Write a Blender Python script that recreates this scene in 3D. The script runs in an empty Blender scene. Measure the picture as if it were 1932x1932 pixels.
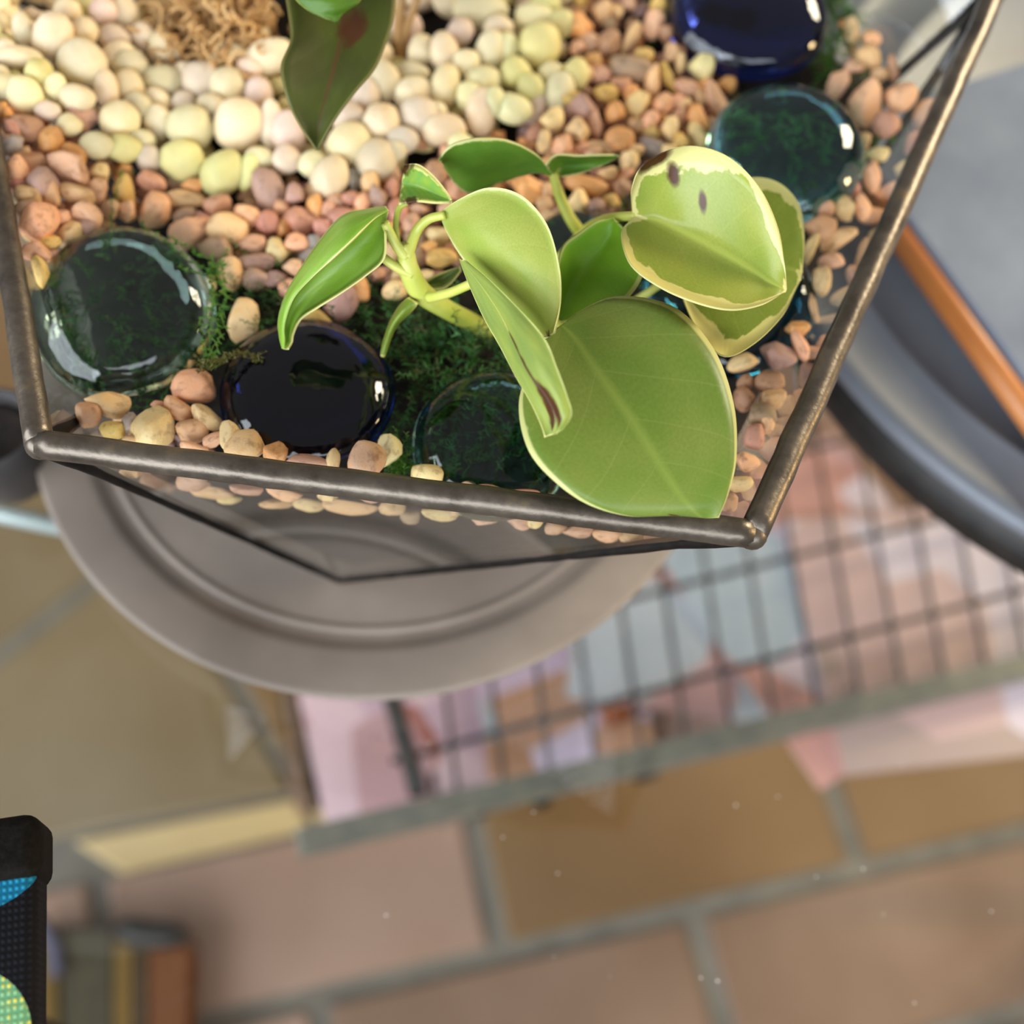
import bpy, math, random
from mathutils import Vector, Matrix, noise
R = random.Random(7)
S = 0.001                                   # everything below is written in millimetres
W = 1932.0
FPX = 2375.0                                # focal length in pixels of the 1932 px frame
SC = bpy.context.scene
COL = SC.collection
# ------------------------------------------------------------------ heights (mm)
ZT = 430.0                                  # top of the glass table
CAMZ = 782.0
ZRIM, ZBOT, ZPL = CAMZ - 230, CAMZ - 335, CAMZ - 336.5
ZS = ZRIM - 17                              # gravel surface
# ------------------------------------------------------------------ camera
TH, RO = math.radians(62), math.radians(5)
CX, CU, CF = Vector((1, 0, 0)), Vector((0, math.sin(TH), math.cos(TH))), Vector((0, math.cos(TH), -math.sin(TH)))
IR = CX * math.cos(RO) + CU * math.sin(RO)
IU = -CX * math.sin(RO) + CU * math.cos(RO)
CAM = Vector((0, 0, CAMZ))
cd = bpy.data.cameras.new('camera'); cam = bpy.data.objects.new('camera', cd); COL.objects.link(cam)
m3 = Matrix((IR, IU, -CF)).transposed()
cam.matrix_world = Matrix.Translation(CAM * S) @ m3.to_4x4()
cd.sensor_width = 36; cd.lens = 36 * FPX / W
cd.clip_start = 0.01; cd.clip_end = 50
cd.dof.use_dof = True; cd.dof.focus_distance = 0.266; cd.dof.aperture_fstop = 6.6
SC.camera = cam
# ------------------------------------------------------------------ light
SC.view_settings.view_transform = 'Standard'; SC.view_settings.look = 'None'
SC.view_settings.exposure = 0.0; SC.view_settings.gamma = 1.0
SC.view_settings.use_curve_mapping = False
SC.cycles.use_denoising = True
SC.cycles.max_bounces = 14; SC.cycles.transparent_max_bounces = 24; SC.cycles.transmission_bounces = 12
wd = bpy.data.worlds.new('room_light'); SC.world = wd; wd.use_nodes = True
wb = wd.node_tree.nodes['Background']; wb.inputs[0].default_value = (0.72, 0.69, 0.66, 1); wb.inputs[1].default_value = 0.40

def area(name, loc, target, sx, sy, power, col):
    l = bpy.data.lights.new(name, 'AREA'); l.shape = 'RECTANGLE'; l.size = sx; l.size_y = sy
    l.energy = power; l.color = col
    o = bpy.data.objects.new(name, l); COL.objects.link(o)
    o.location = loc
    o.rotation_euler = (Vector(target) - Vector(loc)).to_track_quat('-Z', 'Y').to_euler()
    return o
TG = (0.0, 0.22, 0.5)
area('window_light', (-1.3, -0.9, 1.2), TG, 2.3, 1.15, 66, (0.84, 0.92, 1.0))
area('rear_window_light', (0.2, -1.75, 1.3), TG, 2.2, 0.9, 40, (0.84, 0.92, 1.0))
area('ceiling_lamp', (1.35, 1.25, 1.25), TG, 0.5, 0.5, 33, (1.0, 0.87, 0.62))
area('side_lamp', (1.5, 0.25, 0.75), (0.05, 0.2, 0.45), 0.14, 0.3, 9, (1.0, 0.72, 0.35))

# ------------------------------------------------------------------ helpers
def ray(px, py):
    x, y = (px - W / 2) / FPX, -(py - W / 2) / FPX
    return IR * x + IU * y + CF
def at(px, py, z):
    d = ray(px, py)
    return CAM + d * ((z - CAMZ) / d.z)
def scale_at(p):                            # pixels per mm at a world point
    return FPX / (p - CAM).dot(CF)
def lin(r, g, b):
    f = lambda c: (c / 255 / 12.92) if c / 255 <= 0.04045 else ((c / 255 + 0.055) / 1.055) ** 2.4
    return (f(r), f(g), f(b), 1.0)

def tag(o, label=None, cat=None, group=None, kind=None):
    if label: o['label'] = label
    if cat: o['category'] = cat
    if group: o['group'] = group
    if kind: o['kind'] = kind
    return o
def empty(name, p):
    o = bpy.data.objects.new(name, None); COL.objects.link(o); o.empty_display_size = 0.01
    o.location = Vector(p) * S; o['org_x'], o['org_y'], o['org_z'] = p[0], p[1], p[2]
    return o
def org(o):
    return Vector((o['org_x'], o['org_y'], o['org_z']))
def mk(name, verts, faces, mat, parent=None, origin=None, smooth=True, uv=None, mats=None):
    """verts in world mm; the object's origin goes to ORIGIN (or its parent's)."""
    og = Vector(origin) if origin is not None else (org(parent) if parent else Vector((0, 0, 0)))
    me = bpy.data.meshes.new(name)
    me.from_pydata([tuple((Vector(v) - og) * S) for v in verts], [], faces)
    if smooth: me.polygons.foreach_set('use_smooth', [True] * len(me.polygons))
    me.materials.append(mat)
    if mats:
        for m in mats[0]: me.materials.append(m)
        me.polygons.foreach_set('material_index', mats[1])
    if uv:
        l = me.uv_layers.new(name='UVMap')
        for lp in me.loops: l.data[lp.index].uv = uv[lp.vertex_index]
    me.update()
    o = bpy.data.objects.new(name, me); COL.objects.link(o)
    o['org_x'], o['org_y'], o['org_z'] = og
    if parent:
        o.parent = parent
        o.location = (og - org(parent)) * S
    else:
        o.location = og * S
    return o

class MB:
    def __init__(s): s.v, s.f, s.uv = [], [], []
    def add(s, v, f):
        n = len(s.v); s.v += [Vector(p) for p in v]; s.f += [tuple(i + n for i in q) for q in f]
    def tube(s, pts, rad, n=8, cap=True):
        pts = [Vector(p) for p in pts]
        if not hasattr(rad, '__len__'): rad = [rad] * len(pts)
        t0 = (pts[1] - pts[0]).normalized()
        a = t0.orthogonal().normalized(); V = []
        for i, p in enumerate(pts):
            t = (pts[min(i + 1, len(pts) - 1)] - pts[max(i - 1, 0)]).normalized()
            a = (a - t * a.dot(t)).normalized(); b = t.cross(a)
            V += [p + (a * math.cos(k * 2 * math.pi / n) + b * math.sin(k * 2 * math.pi / n)) * rad[i] for k in range(n)]
        F = [(i * n + k, i * n + (k + 1) % n, (i + 1) * n + (k + 1) % n, (i + 1) * n + k) for i in range(len(pts) - 1) for k in range(n)]
        if cap:
            F.append(tuple(range(n))[::-1]); F.append(tuple((len(pts) - 1) * n + k for k in range(n)))
        s.add(V, F)
    def lathe(s, c, prof, n=48, ax=(Vector((1, 0, 0)), Vector((0, 1, 0)), Vector((0, 0, 1)))):
        c = Vector(c); V, F = [], []
        for r, z in prof:
            V += [c + ax[0] * r * math.cos(2 * math.pi * k / n) + ax[1] * r * math.sin(2 * math.pi * k / n) + ax[2] * z for k in range(n)]
        for i in range(len(prof) - 1):
            F += [(i * n + k, i * n + (k + 1) % n, (i + 1) * n + (k + 1) % n, (i + 1) * n + k) for k in range(n)]
        F.append(tuple(range(n))[::-1]); F.append(tuple((len(prof) - 1) * n + k for k in range(n)))
        s.add(V, F)
    def prism(s, poly, z0, z1, bev=0.0):
        """poly: list of Vectors (xy), z0 < z1, top edges chamfered by bev"""
        poly = [Vector((p[0], p[1], 0)) for p in poly]; n = len(poly)
        ar = sum(poly[i].x * poly[(i + 1) % n].y - poly[(i + 1) % n].x * poly[i].y for i in range(n))
        if ar < 0: poly.reverse()
        c = sum(poly, Vector()) / n
        ins = [p + (c - p).normalized() * bev * 1.4 for p in poly]
        rings = [[p + Vector((0, 0, z0)) for p in poly], [p + Vector((0, 0, z1 - bev)) for p in poly]]
        if bev: rings.append([p + Vector((0, 0, z1)) for p in ins])
        V = [p for r in rings for p in r]; F = []
        for j in range(len(rings) - 1):
            F += [(j * n + k, j * n + (k + 1) % n, (j + 1) * n + (k + 1) % n, (j + 1) * n + k) for k in range(n)]
        F.append(tuple(range(n))[::-1]); F.append(tuple((len(rings) - 1) * n + k for k in range(n)))
        s.add(V, F)
    def build(s, name, mat, parent=None, origin=None, smooth=True):
        return mk(name, s.v, s.f, mat, parent, origin, smooth)

def crom(pts, sub):
    """Catmull-Rom through points (tuples/Vectors of any length)"""
    P = [tuple(p) for p in pts]; out = []
    for i in range(len(P) - 1):
        a, b, c, d = P[max(i - 1, 0)], P[i], P[i + 1], P[min(i + 2, len(P) - 1)]
        for k in range(sub):
            t = k / sub
            out.append(tuple(0.5 * (2 * q + (r - p) * t + (2 * p - 5 * q + 4 * r - s) * t * t + (-p + 3 * q - 3 * r + s) * t ** 3) for p, q, r, s in zip(a, b, c, d)))
    out.append(P[-1]); return out
def inside(p, poly):
    x, y = p; c = False; j = len(poly) - 1
    for i in range(len(poly)):
        xi, yi = poly[i]; xj, yj = poly[j]
        if (yi > y) != (yj > y) and x < (xj - xi) * (y - yi) / (yj - yi) + xi: c = not c
        j = i
    return c

# ------------------------------------------------------------------ materials
def newmat(name):
    m = bpy.data.materials.new(name); m.use_nodes = True
    nt = m.node_tree; nt.nodes.clear()
    out = nt.nodes.new('ShaderNodeOutputMaterial')
    return m, nt, out
class NT:
    def __init__(s, nt): s.nt = nt
    def n(s, kind, **kw):
        nd = s.nt.nodes.new('ShaderNode' + kind)
        for k, v in kw.items():
            if k.startswith('i_'):
                nd.inputs[k[2:].replace('_', ' ')].default_value = v
            else: setattr(nd, k, v)
        return nd
    def l(s, a, b): s.nt.links.new(a, b)
    def math(s, op, a, b=None, clamp=False):
        nd = s.n('Math', operation=op, use_clamp=clamp)
        for i, x in enumerate((a, b)):
            if x is None: continue
            if hasattr(x, 'links'): s.l(x, nd.inputs[i])
            else: nd.inputs[i].default_value = x
        return nd.outputs[0]
    def mix(s, f, a, b, blend='MIX'):
        nd = s.n('Mix', data_type='RGBA', blend_type=blend)
        for sock, x in ((nd.inputs[0], f), (nd.inputs[6], a), (nd.inputs[7], b)):
            if hasattr(x, 'links'): s.l(x, sock)
            else: sock.default_value = x
        return nd.outputs[2]
    def ramp(s, f, stops, interp='LINEAR'):
        nd = s.n('ValToRGB'); cr = nd.color_ramp; cr.interpolation = interp
        while len(cr.elements) < len(stops): cr.elements.new(0.5)
        for e, (p, c) in zip(cr.elements, stops): e.position = p; e.color = c
        s.l(f, nd.inputs[0]); return nd.outputs[0]
    def noise(s, scale, detail=3, co=None, rough=0.5, dist=0.0):
        nd = s.n('TexNoise'); nd.inputs['Scale'].default_value = scale; nd.inputs['Detail'].default_value = detail
        nd.inputs['Roughness'].default_value = rough; nd.inputs['Distortion'].default_value = dist
        if co is not None: s.l(co, nd.inputs['Vector'])
        return nd.outputs['Fac']
    def objco(s): return s.n('TexCoord').outputs['Object']
    def bump(s, h, strength=0.3, dist=0.0005):
        nd = s.n('Bump'); nd.inputs['Strength'].default_value = strength; nd.inputs['Distance'].default_value = dist
        s.l(h, nd.inputs['Height']); return nd.outputs[0]
def surf(name, c1, c2=None, rough=0.5, scale=200, metal=0.0, bump=0.0, bscale=None, spec=0.5, rr=0.0):
    m, nt, out = newmat(name); t = NT(nt)
    b = t.n('BsdfPrincipled'); t.l(b.outputs[0], out.inputs[0])
    co = t.objco()
    b.inputs['Roughness'].default_value = rough; b.inputs['Metallic'].default_value = metal
    b.inputs['Specular IOR Level'].default_value = spec
    if c2:
        nz = t.noise(scale, 5, co); t.l(t.ramp(nz, [(0.3, c1), (0.7, c2)]), b.inputs['Base Color'])
        if rr:
            t.l(t.math('ADD', t.math('MULTIPLY', nz, rr), rough - rr / 2), b.inputs['Roughness'])
    else: b.inputs['Base Color'].default_value = c1
    if bump:
        t.l(t.bump(t.noise(bscale or scale, 6, co), bump), b.inputs['Normal'])
    return m
def pane_glass(name, tint, boost=1.6):
    m, nt, out = newmat(name); t = NT(nt)
    tr = t.n('BsdfTransparent'); tr.inputs[0].default_value = tint
    gl = t.n('BsdfGlossy'); gl.inputs['Roughness'].default_value = 0.012; gl.inputs[0].default_value = (1, 1, 1, 1)
    fr = t.n('Fresnel'); fr.inputs[0].default_value = 1.5
    geo = t.n('NewGeometry')
    f = t.math('MULTIPLY', fr.outputs[0], boost)
    f = t.math('MULTIPLY', f, t.math('SUBTRACT', 1.0, geo.outputs['Backfacing']), True)
    mx = t.n('MixShader'); t.l(f, mx.inputs[0]); t.l(tr.outputs[0], mx.inputs[1]); t.l(gl.outputs[0], mx.inputs[2])
    t.l(mx.outputs[0], out.inputs[0]); return m
def gem_glass(name, col, rough=0.02):
    m, nt, out = newmat(name); t = NT(nt)
    b = t.n('BsdfPrincipled'); b.inputs['Base Color'].default_value = col
    b.inputs['Transmission Weight'].default_value = 1.0; b.inputs['Roughness'].default_value = rough; b.inputs['IOR'].default_value = 1.5
    t.l(t.bump(t.noise(70, 3, t.objco()), 0.5, 0.0012), b.inputs['Normal'])
    t.l(b.outputs[0], out.inputs[0]); return m

M_metal = None
def metal_mat():
    m, nt, out = newmat('soldered_bronze'); t = NT(nt); co = t.objco()
    b = t.n('BsdfPrincipled'); t.l(b.outputs[0], out.inputs[0])
    n1 = t.noise(90, 6, co, 0.65); n2 = t.noise(420, 3, co)
    t.l(t.ramp(n1, [(0.3, lin(80, 72, 64)), (0.58, lin(112, 102, 91)), (0.85, lin(160, 134, 84))]), b.inputs['Base Color'])
    b.inputs['Metallic'].default_value = 0.75
    t.l(t.math('ADD', t.math('MULTIPLY', n1, 0.4), 0.17), b.inputs['Roughness'])
    t.l(t.bump(t.math('ADD', n1, t.math('MULTIPLY', n2, 0.5)), 0.35, 0.0006), b.inputs['Normal'])
    return m
M_metal = metal_mat()
M_seam = surf('dark_patina', lin(6, 5, 4), lin(24, 18, 14), 0.65, 300, 0.0, 0.4, None, 0.15)
M_pane = pane_glass('clear_pane', (0.96, 0.97, 0.965, 1), 1.5)
M_top = pane_glass('table_glass', (0.955, 0.965, 0.94, 1), 1.7)

def pebble_mat(name, sss):
    m, nt, out = newmat(name); t = NT(nt); co = t.objco()
    b = t.n('BsdfPrincipled'); t.l(b.outputs[0], out.inputs[0])
    oi = t.n('ObjectInfo')
    ad = t.n('VectorMath', operation='ADD'); t.l(co, ad.inputs[0])
    cb = t.n('CombineXYZ'); t.l(t.math('MULTIPLY', oi.outputs['Random'], 37.0), cb.inputs[0]); t.l(cb.outputs[0], ad.inputs[1])
    n1 = t.noise(1.6, 4, ad.outputs[0], 0.6); n2 = t.noise(9, 3, ad.outputs[0])
    v = t.ramp(n1, [(0.3, (0.62, 0.54, 0.5, 1)), (0.48, (1, 1, 1, 1)), (0.6, (1.0, .97, .93, 1)), (0.72, (1.0, 0.88, 0.72, 1))] if not sss else [(0.3, (0.93, 0.9, 0.86, 1)), (0.6, (1, 1, 1, 1))])
    c = t.mix(1.0, oi.outputs['Color'], v, 'MULTIPLY')
    c = t.mix(t.ramp(n2, [(0.66, (0, 0, 0, 1)), (0.72, (0.5, 0.5, 0.5, 1))]), c, t.mix(1.0, c, (0.62, 0.42, 0.34, 1), 'MULTIPLY')) if not sss else c
    t.l(c, b.inputs['Base Color']); b.inputs['Roughness'].default_value = 0.52; b.inputs['Specular IOR Level'].default_value = 0.4
    b.inputs['Subsurface Weight'].default_value = sss; b.inputs['Subsurface Scale'].default_value = 0.003
    b.inputs['Subsurface Radius'].default_value = (1, 0.7, 0.4)
    t.l(t.bump(n2, 0.12, 0.1), b.inputs['Normal'])
    return m
M_peb = pebble_mat('river_pebble', 0.0)
M_wpeb = pebble_mat('polished_pebble', 0.45)
M_soil = surf('dark_soil', lin(16, 12, 9), lin(44, 33, 25), 0.95, 260, 0, 1.0)

def leaf_mat(name, g1, g2, cream, margin=0.86, soft=0.05, nz=9.0, namp=0.35, rib=None, browns=(), gloss=0.3, back=None, seed=0.0):
    m, nt, out = newmat(name); t = NT(nt)
    uvn = t.n('UVMap'); sep = t.n('SeparateXYZ'); t.l(uvn.outputs[0], sep.inputs[0])
    u, v = sep.outputs[0], sep.outputs[1]
    au = t.math('ABSOLUTE', t.math('SUBTRACT', t.math('MULTIPLY', u, 2.0), 1.0))
    mp = t.n('Mapping'); t.l(uvn.outputs[0], mp.inputs[0]); mp.inputs['Location'].default_value = (seed, seed * 1.7, 0); mp.inputs['Scale'].default_value = (1, 1.6, 1)
    n1 = t.noise(nz, 4, mp.outputs[0], 0.55); n2 = t.noise(2.2, 2, mp.outputs[0]); n3 = t.noise(60, 3, mp.outputs[0])
    base = t.mix(t.ramp(n2, [(0.35, (0, 0, 0, 1)), (0.65, (1, 1, 1, 1))]), g1, g2)
    base = t.mix(0.22, base, t.mix(1.0, base, t.ramp(n3, [(0.3, (0.6, 0.6, 0.6, 1)), (0.7, (1.3, 1.3, 1.3, 1))]), 'MULTIPLY'))
    # veins
    vein = t.math('ABSOLUTE', t.math('SINE', t.math('MULTIPLY', t.math('SUBTRACT', v, t.math('MULTIPLY', au, 0.25)), 22.0)))
    vm = t.ramp(vein, [(0.0, (0.16, 0.16, 0.16, 1)), (0.1, (0, 0, 0, 1))])
    base = t.mix(vm, base, t.mix(0.5, base, cream))
    if rib:
        rm = t.ramp(au, [(0.0, (0.75, 0.75, 0.75, 1)), (0.035, (0.45, 0.45, 0.45, 1)), (0.075, (0, 0, 0, 1))])
        base = t.mix(rm, base, rib)
    edge = t.math('MAXIMUM', au, t.math('MULTIPLY', t.math('ABSOLUTE', t.math('SUBTRACT', v, 0.5)), 1.93))
    e = t.math('ADD', edge, t.math('MULTIPLY', t.math('SUBTRACT', n1, 0.5), namp))
    mk_ = t.ramp(e, [(margin - soft, (0, 0, 0, 1)), (margin, (1, 1, 1, 1))])
    base = t.mix(mk_, base, cream)
    thin = t.ramp(edge, [(0.945, (0, 0, 0, 1)), (0.965, (1, 1, 1, 1))])
    base = t.mix(thin, base, cream)
    for (bu, bv, br, bs) in browns:
        du = t.math('MULTIPLY', t.math('SUBTRACT', u, bu), bs); dv = t.math('SUBTRACT', v, bv)
        d = t.math('SQRT', t.math('ADD', t.math('MULTIPLY', du, du), t.math('MULTIPLY', dv, dv)))
        d = t.math('ADD', d, t.math('MULTIPLY', t.math('SUBTRACT', n1, 0.5), br * 1.4))
        bm = t.ramp(t.math('DIVIDE', d, br), [(0.55, (1, 1, 1, 1)), (0.8, (0.55, 0.55, 0.55, 1)), (1.0, (0, 0, 0, 1))])
        base = t.mix(bm, base, lin(82, 48, 26))
    if back:
        geo = t.n('NewGeometry'); base = t.mix(geo.outputs['Backfacing'], base, back)
    b = t.n('BsdfPrincipled'); t.l(base, b.inputs['Base Color'])
    b.inputs['Roughness'].default_value = gloss + .06; b.inputs['Specular IOR Level'].default_value = 0.38
    t.l(t.bump(t.math('ADD', t.math('MULTIPLY', n3, 0.4), vein), 0.10, 0.0004), b.inputs['Normal'])
    tl = t.n('BsdfTranslucent'); t.l(t.mix(1.0, base, (1.0, 1.0, 0.55, 1), 'MULTIPLY'), tl.inputs[0])
    mx = t.n('MixShader'); mx.inputs[0].default_value = 0.22
    t.l(b.outputs[0], mx.inputs[1]); t.l(tl.outputs[0], mx.inputs[2]); t.l(mx.outputs[0], out.inputs[0])
    return m

# ================================================================== SETTING: tiled floor
M_grout = surf('grout', lin(95, 90, 83), lin(119, 112, 102), 0.9, 40, 0, 0.3)
def tile_mat(name, a, b):
    return surf(name, a, b, 0.5, 9, 0, 0.15, 60, 0.4)
M_terra = tile_mat('terracotta_glaze', lin(112, 85, 66), lin(133, 107, 90))
M_ochre = tile_mat('ochre_glaze', lin(110, 80, 46), lin(123, 95, 62))
M_tan = tile_mat('tan_glaze', lin(114, 94, 63), lin(128, 112, 88))
M_rose = tile_mat('rose_terracotta', lin(146, 115, 97), lin(162, 134, 120))
M_sand = tile_mat('sand_glaze', lin(189, 161, 110), lin(202, 177, 133))
fl = MB(); fl.prism([(-1500, -1100), (1700, -1100), (1700, 2200), (-1500, 2200)], -30, -4)
floor = fl.build('floor', M_grout, smooth=False); tag(floor, kind='structure')
def floor_tile(poly, mat):
    b = MB(); b.prism(poly, -6, 0.0, 2.0)
    return b.build('tile', mat, floor, smooth=False)
ang = math.radians(17.3)
e1, e2 = Vector((math.cos(ang), math.sin(ang), 0)), Vector((-math.sin(ang), math.cos(ang), 0))
P0 = at(945, 1800, 0); PT, PH, G = 228.0, 100.0, 13.0     # joint corner, tile pitch, row pitch, grout
for row in range(-3, 7):
    off = {0: 0.0, -1: 118.0}.get(row, (row % 2) * 114.0 + R.uniform(-8, 8))
    for k in range(-5, 5):
        o = P0 + e2 * (row * PH) + e1 * (off + k * PT)
        poly = [o + e1 * G / 2 + e2 * G / 2, o + e1 * (PT - G / 2) + e2 * G / 2, o + e1 * (PT - G / 2) + e2 * (PH - G / 2), o + e1 * G / 2 + e2 * (PH - G / 2)]
        c = sum(poly, Vector()) / 4
        if row >= 1 and (c - at(640, 1570, 0)).dot(e1) < 60: continue      # the diagonal field starts there
        if row >= 1 and (c - at(640, 1570, 0)).dot(e1) > 700: continue
        floor_tile(poly, (M_ochre if row == 0 and k >= 0 else M_rose if row == 0 or (row == -1 and k <= -2) else M_terra))
# border strips and the diagonal field beyond them
fp = lambda *q: [at(x, y, 0) for x, y in q]
floor_tile(fp((140, 1588), (558, 1508), (590, 1562), (232, 1648)), M_sand)
floor_tile(fp((548, 1290), (650, 1290), (655, 1545), (604, 1560), (575, 1500)), M_sand)
floor_tile(fp((-260, 1455), (203, 1093), (330, 1180), (420, 1275), (548, 1492), (140, 1570), (-200, 1660)), M_tan)
floor_tile(fp((-420, 1080), (60, 780), (195, 1062), (-250, 1405), (-420, 1500)), M_tan)
floor_tile(fp((445, 1255), (330, 1100), (520, 1000), (640, 1130), (535, 1290), (560, 1470)), M_ochre)
floor_tile(fp((-420, 1000), (-420, 500), (60, 500), (60, 740)), M_ochre)

# ================================================================== glass table with wire shelf
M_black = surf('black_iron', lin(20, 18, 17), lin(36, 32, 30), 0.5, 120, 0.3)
M_bar = surf('grey_iron', lin(104, 104, 98), lin(128, 124, 112), 0.45, 90, 0.2)
M_chrome = surf('pale_tube', lin(176, 190, 198), lin(200, 210, 214), 0.35, 60, 0.2)
table = empty('glass_table', (100, 250, 0))
tag(table, 'low table with a clear glass top over a black wire shelf', 'table')
tb = MB(); tb.prism([at(20, 2500, ZT), at(2900, 2100, ZT), at(2900, -700, ZT), at(-900, -600, ZT), at(-900, 1000, ZT), at(0, 1700, ZT)], ZT - 8, ZT, 0.6)
tb.build('tabletop', M_top, table, smooth=False)
ZW = 240.0
def wire(a, b, r, mat=None, name='wire'):
    w = MB(); w.tube([a, b], r, 8); return w.build(name, mat or M_black, table)
bar0, bar1 = at(560, 1585, ZW), at(2050, 1225, ZW)
bd = (bar1 - bar0).normalized(); bn = Vector((-bd.y, bd.x, 0))
bb = MB()
bb.prism([bar0 - bn * 6, bar1 - bn * 6, bar1 + bn * 4.5, bar0 + bn * 4.5], ZW - 9, ZW + 1.5, 1)
bb.build('shelf_rail', M_bar, table, smooth=False)
for ax, ay, h in ((2500, 1520, 0), (-560, 900, 0), (2700, -300, 0), (-700, -400, 0)):
    p = at(ax, ay, ZW); w = MB(); w.tube([Vector((p.x, p.y, 0)), Vector((p.x, p.y, ZT - 8.5))], 11, 16)
    w.build('leg', M_black, table)
cr0, cr1 = at(-300, 905, ZT - 40), at(240, 1020, ZT - 40)
w = MB(); w.tube([cr0, cr1], 3.3, 12); w.build('crossbar', M_chrome, table)
# the wire grid of the shelf: cross wires and long wires
w0 = at(722, 1300, ZW); w1 = at(790, 1500, ZW)
wire(w0 + bn * 60, w1, 4.2, None, 'shelf_side')
wx = (at(1390, 1170, ZW) - at(1440, 900, ZW)).normalized()
s0 = (at(770, 1500, ZW) - bar0).dot(bd)
for i in range(1, 17):
    a = bar0 + bd * (s0 + i * 21.0) + bn * 3
    d = (bn * 1.0 + bd * (0.10 + 0.012 * i)).normalized()
    wire(a, a + d * (120 + 12 * i), 1.2)
for j, off in enumerate((24, 70, 124, 184)):
    wire(bar0 + bd * (s0 - 4) + bn * off, bar0 + bd * (s0 + 380) + bn * (off * 1.0 + 14), 1.6)
for fx, fy in ((1210, 1480), (1275, 1450), (835, 1560), (905, 1548), (1020, 1530)):
    p = at(fx, fy, ZW - 40); q = MB(); pts = [p + Vector((0, 0, 36))] + [p + bd * 5 * math.cos(t * .5) * (1 if fx > 1100 else .6) + Vector((0, 0, -5 * math.sin(t * .5) + 16)) for t in range(-2, 9)]
    q.tube(pts, 2.0, 6); q.build('hook', M_black, table)
# tray under the wires and the printed papers lying on it
ZB = 205.0
tr = MB()
o0 = bar0 + bd * (s0 + 2) + bn * 6
tr.prism([o0, o0 + bd * 400, o0 + bd * 400 + bn * 235, o0 + bn * 235], ZB - 5, ZB, 0.8)
tr.build('shelf_board', surf('shelf_wood', lin(150, 118, 108), lin(176, 140, 126), .6, 30), table, smooth=False)
for a in (o0 + bd * 10 + bn * 8, o0 + bd * 390 + bn * 8, o0 + bd * 390 + bn * 228, o0 + bd * 10 + bn * 228):
    wire(Vector((a.x, a.y, ZB)), Vector((a.x, a.y, ZW)), 1.6, None, 'shelf_strut')
def print_mat(name, cols, scale, seed):
    m, nt, out = newmat(name); t = NT(nt); co = t.objco()
    mp = t.n('Mapping'); t.l(co, mp.inputs[0]); mp.inputs['Location'].default_value = (seed, seed * .7, 0); mp.inputs['Rotation'].default_value = (0, 0, seed * 2)
    vo = t.n('TexVoronoi', feature='F1'); vo.inputs['Scale'].default_value = scale; t.l(mp.outputs[0], vo.inputs['Vector'])
    sp = t.n('SeparateColor'); t.l(vo.outputs['Color'], sp.inputs[0])
    n = len(cols)
    c = t.ramp(sp.outputs[0], [(i / n, cols[i]) for i in range(n)], 'CONSTANT')
    b = t.n('BsdfPrincipled'); b.inputs['Roughness'].default_value = 0.45; t.l(c, b.inputs['Base Color']); t.l(b.outputs[0], out.inputs[0])
    return m
M_paper = surf('paper_edge', lin(205, 198, 190), lin(225, 220, 214), 0.8, 200)
PK, WH, RD, OR, BL = lin(200, 156, 160), lin(192, 196, 206), lin(171, 104, 94), lin(176, 99, 56), lin(185, 194, 207)
mags = [((760, 1310), 95, 120, 0.05, [PK, lin(225, 190, 198), RD, lin(205, 170, 185)], 26, 1.0, 'pink and red printed booklet under the wires at the shelf corner'),
        ((1060, 1300), 78, 80, -0.12, [lin(200, 150, 120), lin(220, 200, 224), lin(214, 188, 212), WH], 24, 2.3, 'brown and lilac printed booklet under the middle of the wire shelf'),
        ((1215, 1255), 62, 40, 0.25, [OR, lin(120, 60, 36), lin(150, 80, 50)], 40, 3.1, 'small orange and rust printed card on the wire shelf'),
        ((1330, 1165), 125, 100, -0.35, [WH, PK, BL, lin(190, 132, 122), WH], 22, 4.2, 'white and rose printed booklet under the wires beside the grey dish'),
        ((1560, 1130), 120, 150, 0.3, [lin(226, 204, 220), PK, lin(206, 150, 142), BL], 20, 5.5, 'lilac and rose printed booklet under the wires below the terrarium corner'),
        ((1760, 1190), 120, 130, -0.1, [lin(206, 172, 172), lin(216, 200, 216), lin(178, 154, 150)], 18, 6.4, 'mauve printed booklet at the far end of the wire shelf')]
for i, ((px, py), mw, mh, ra, cols, sc_, sd, lab) in enumerate(mags):
    z0 = ZB + 0.3 + i * 3.2
    c = at(px, py, z0 + 1.5); a1 = (e1 * math.cos(ra) + e2 * math.sin(ra)); a2 = (-e1 * math.sin(ra) + e2 * math.cos(ra))
    mg = empty('booklet', (c.x, c.y, z0)); tag(mg, lab, 'booklet', 'printed booklets on the wire shelf')
    q = MB(); q.prism([c - a1 * mw / 2 - a2 * mh / 2, c + a1 * mw / 2 - a2 * mh / 2, c + a1 * mw / 2 + a2 * mh / 2, c - a1 * mw / 2 + a2 * mh / 2], z0, z0 + 2.4)
    q.build('pages', M_paper, mg, smooth=False)
    q = MB(); mw2, mh2 = mw + 1.5, mh + 1.5
    q.prism([c - a1 * mw2 / 2 - a2 * mh2 / 2, c + a1 * mw2 / 2 - a2 * mh2 / 2, c + a1 * mw2 / 2 + a2 * mh2 / 2, c - a1 * mw2 / 2 + a2 * mh2 / 2], z0 + 2.4, z0 + 3.0)
    q.build('cover', print_mat('print_%d' % i, cols, sc_, sd), mg, smooth=False)
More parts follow.
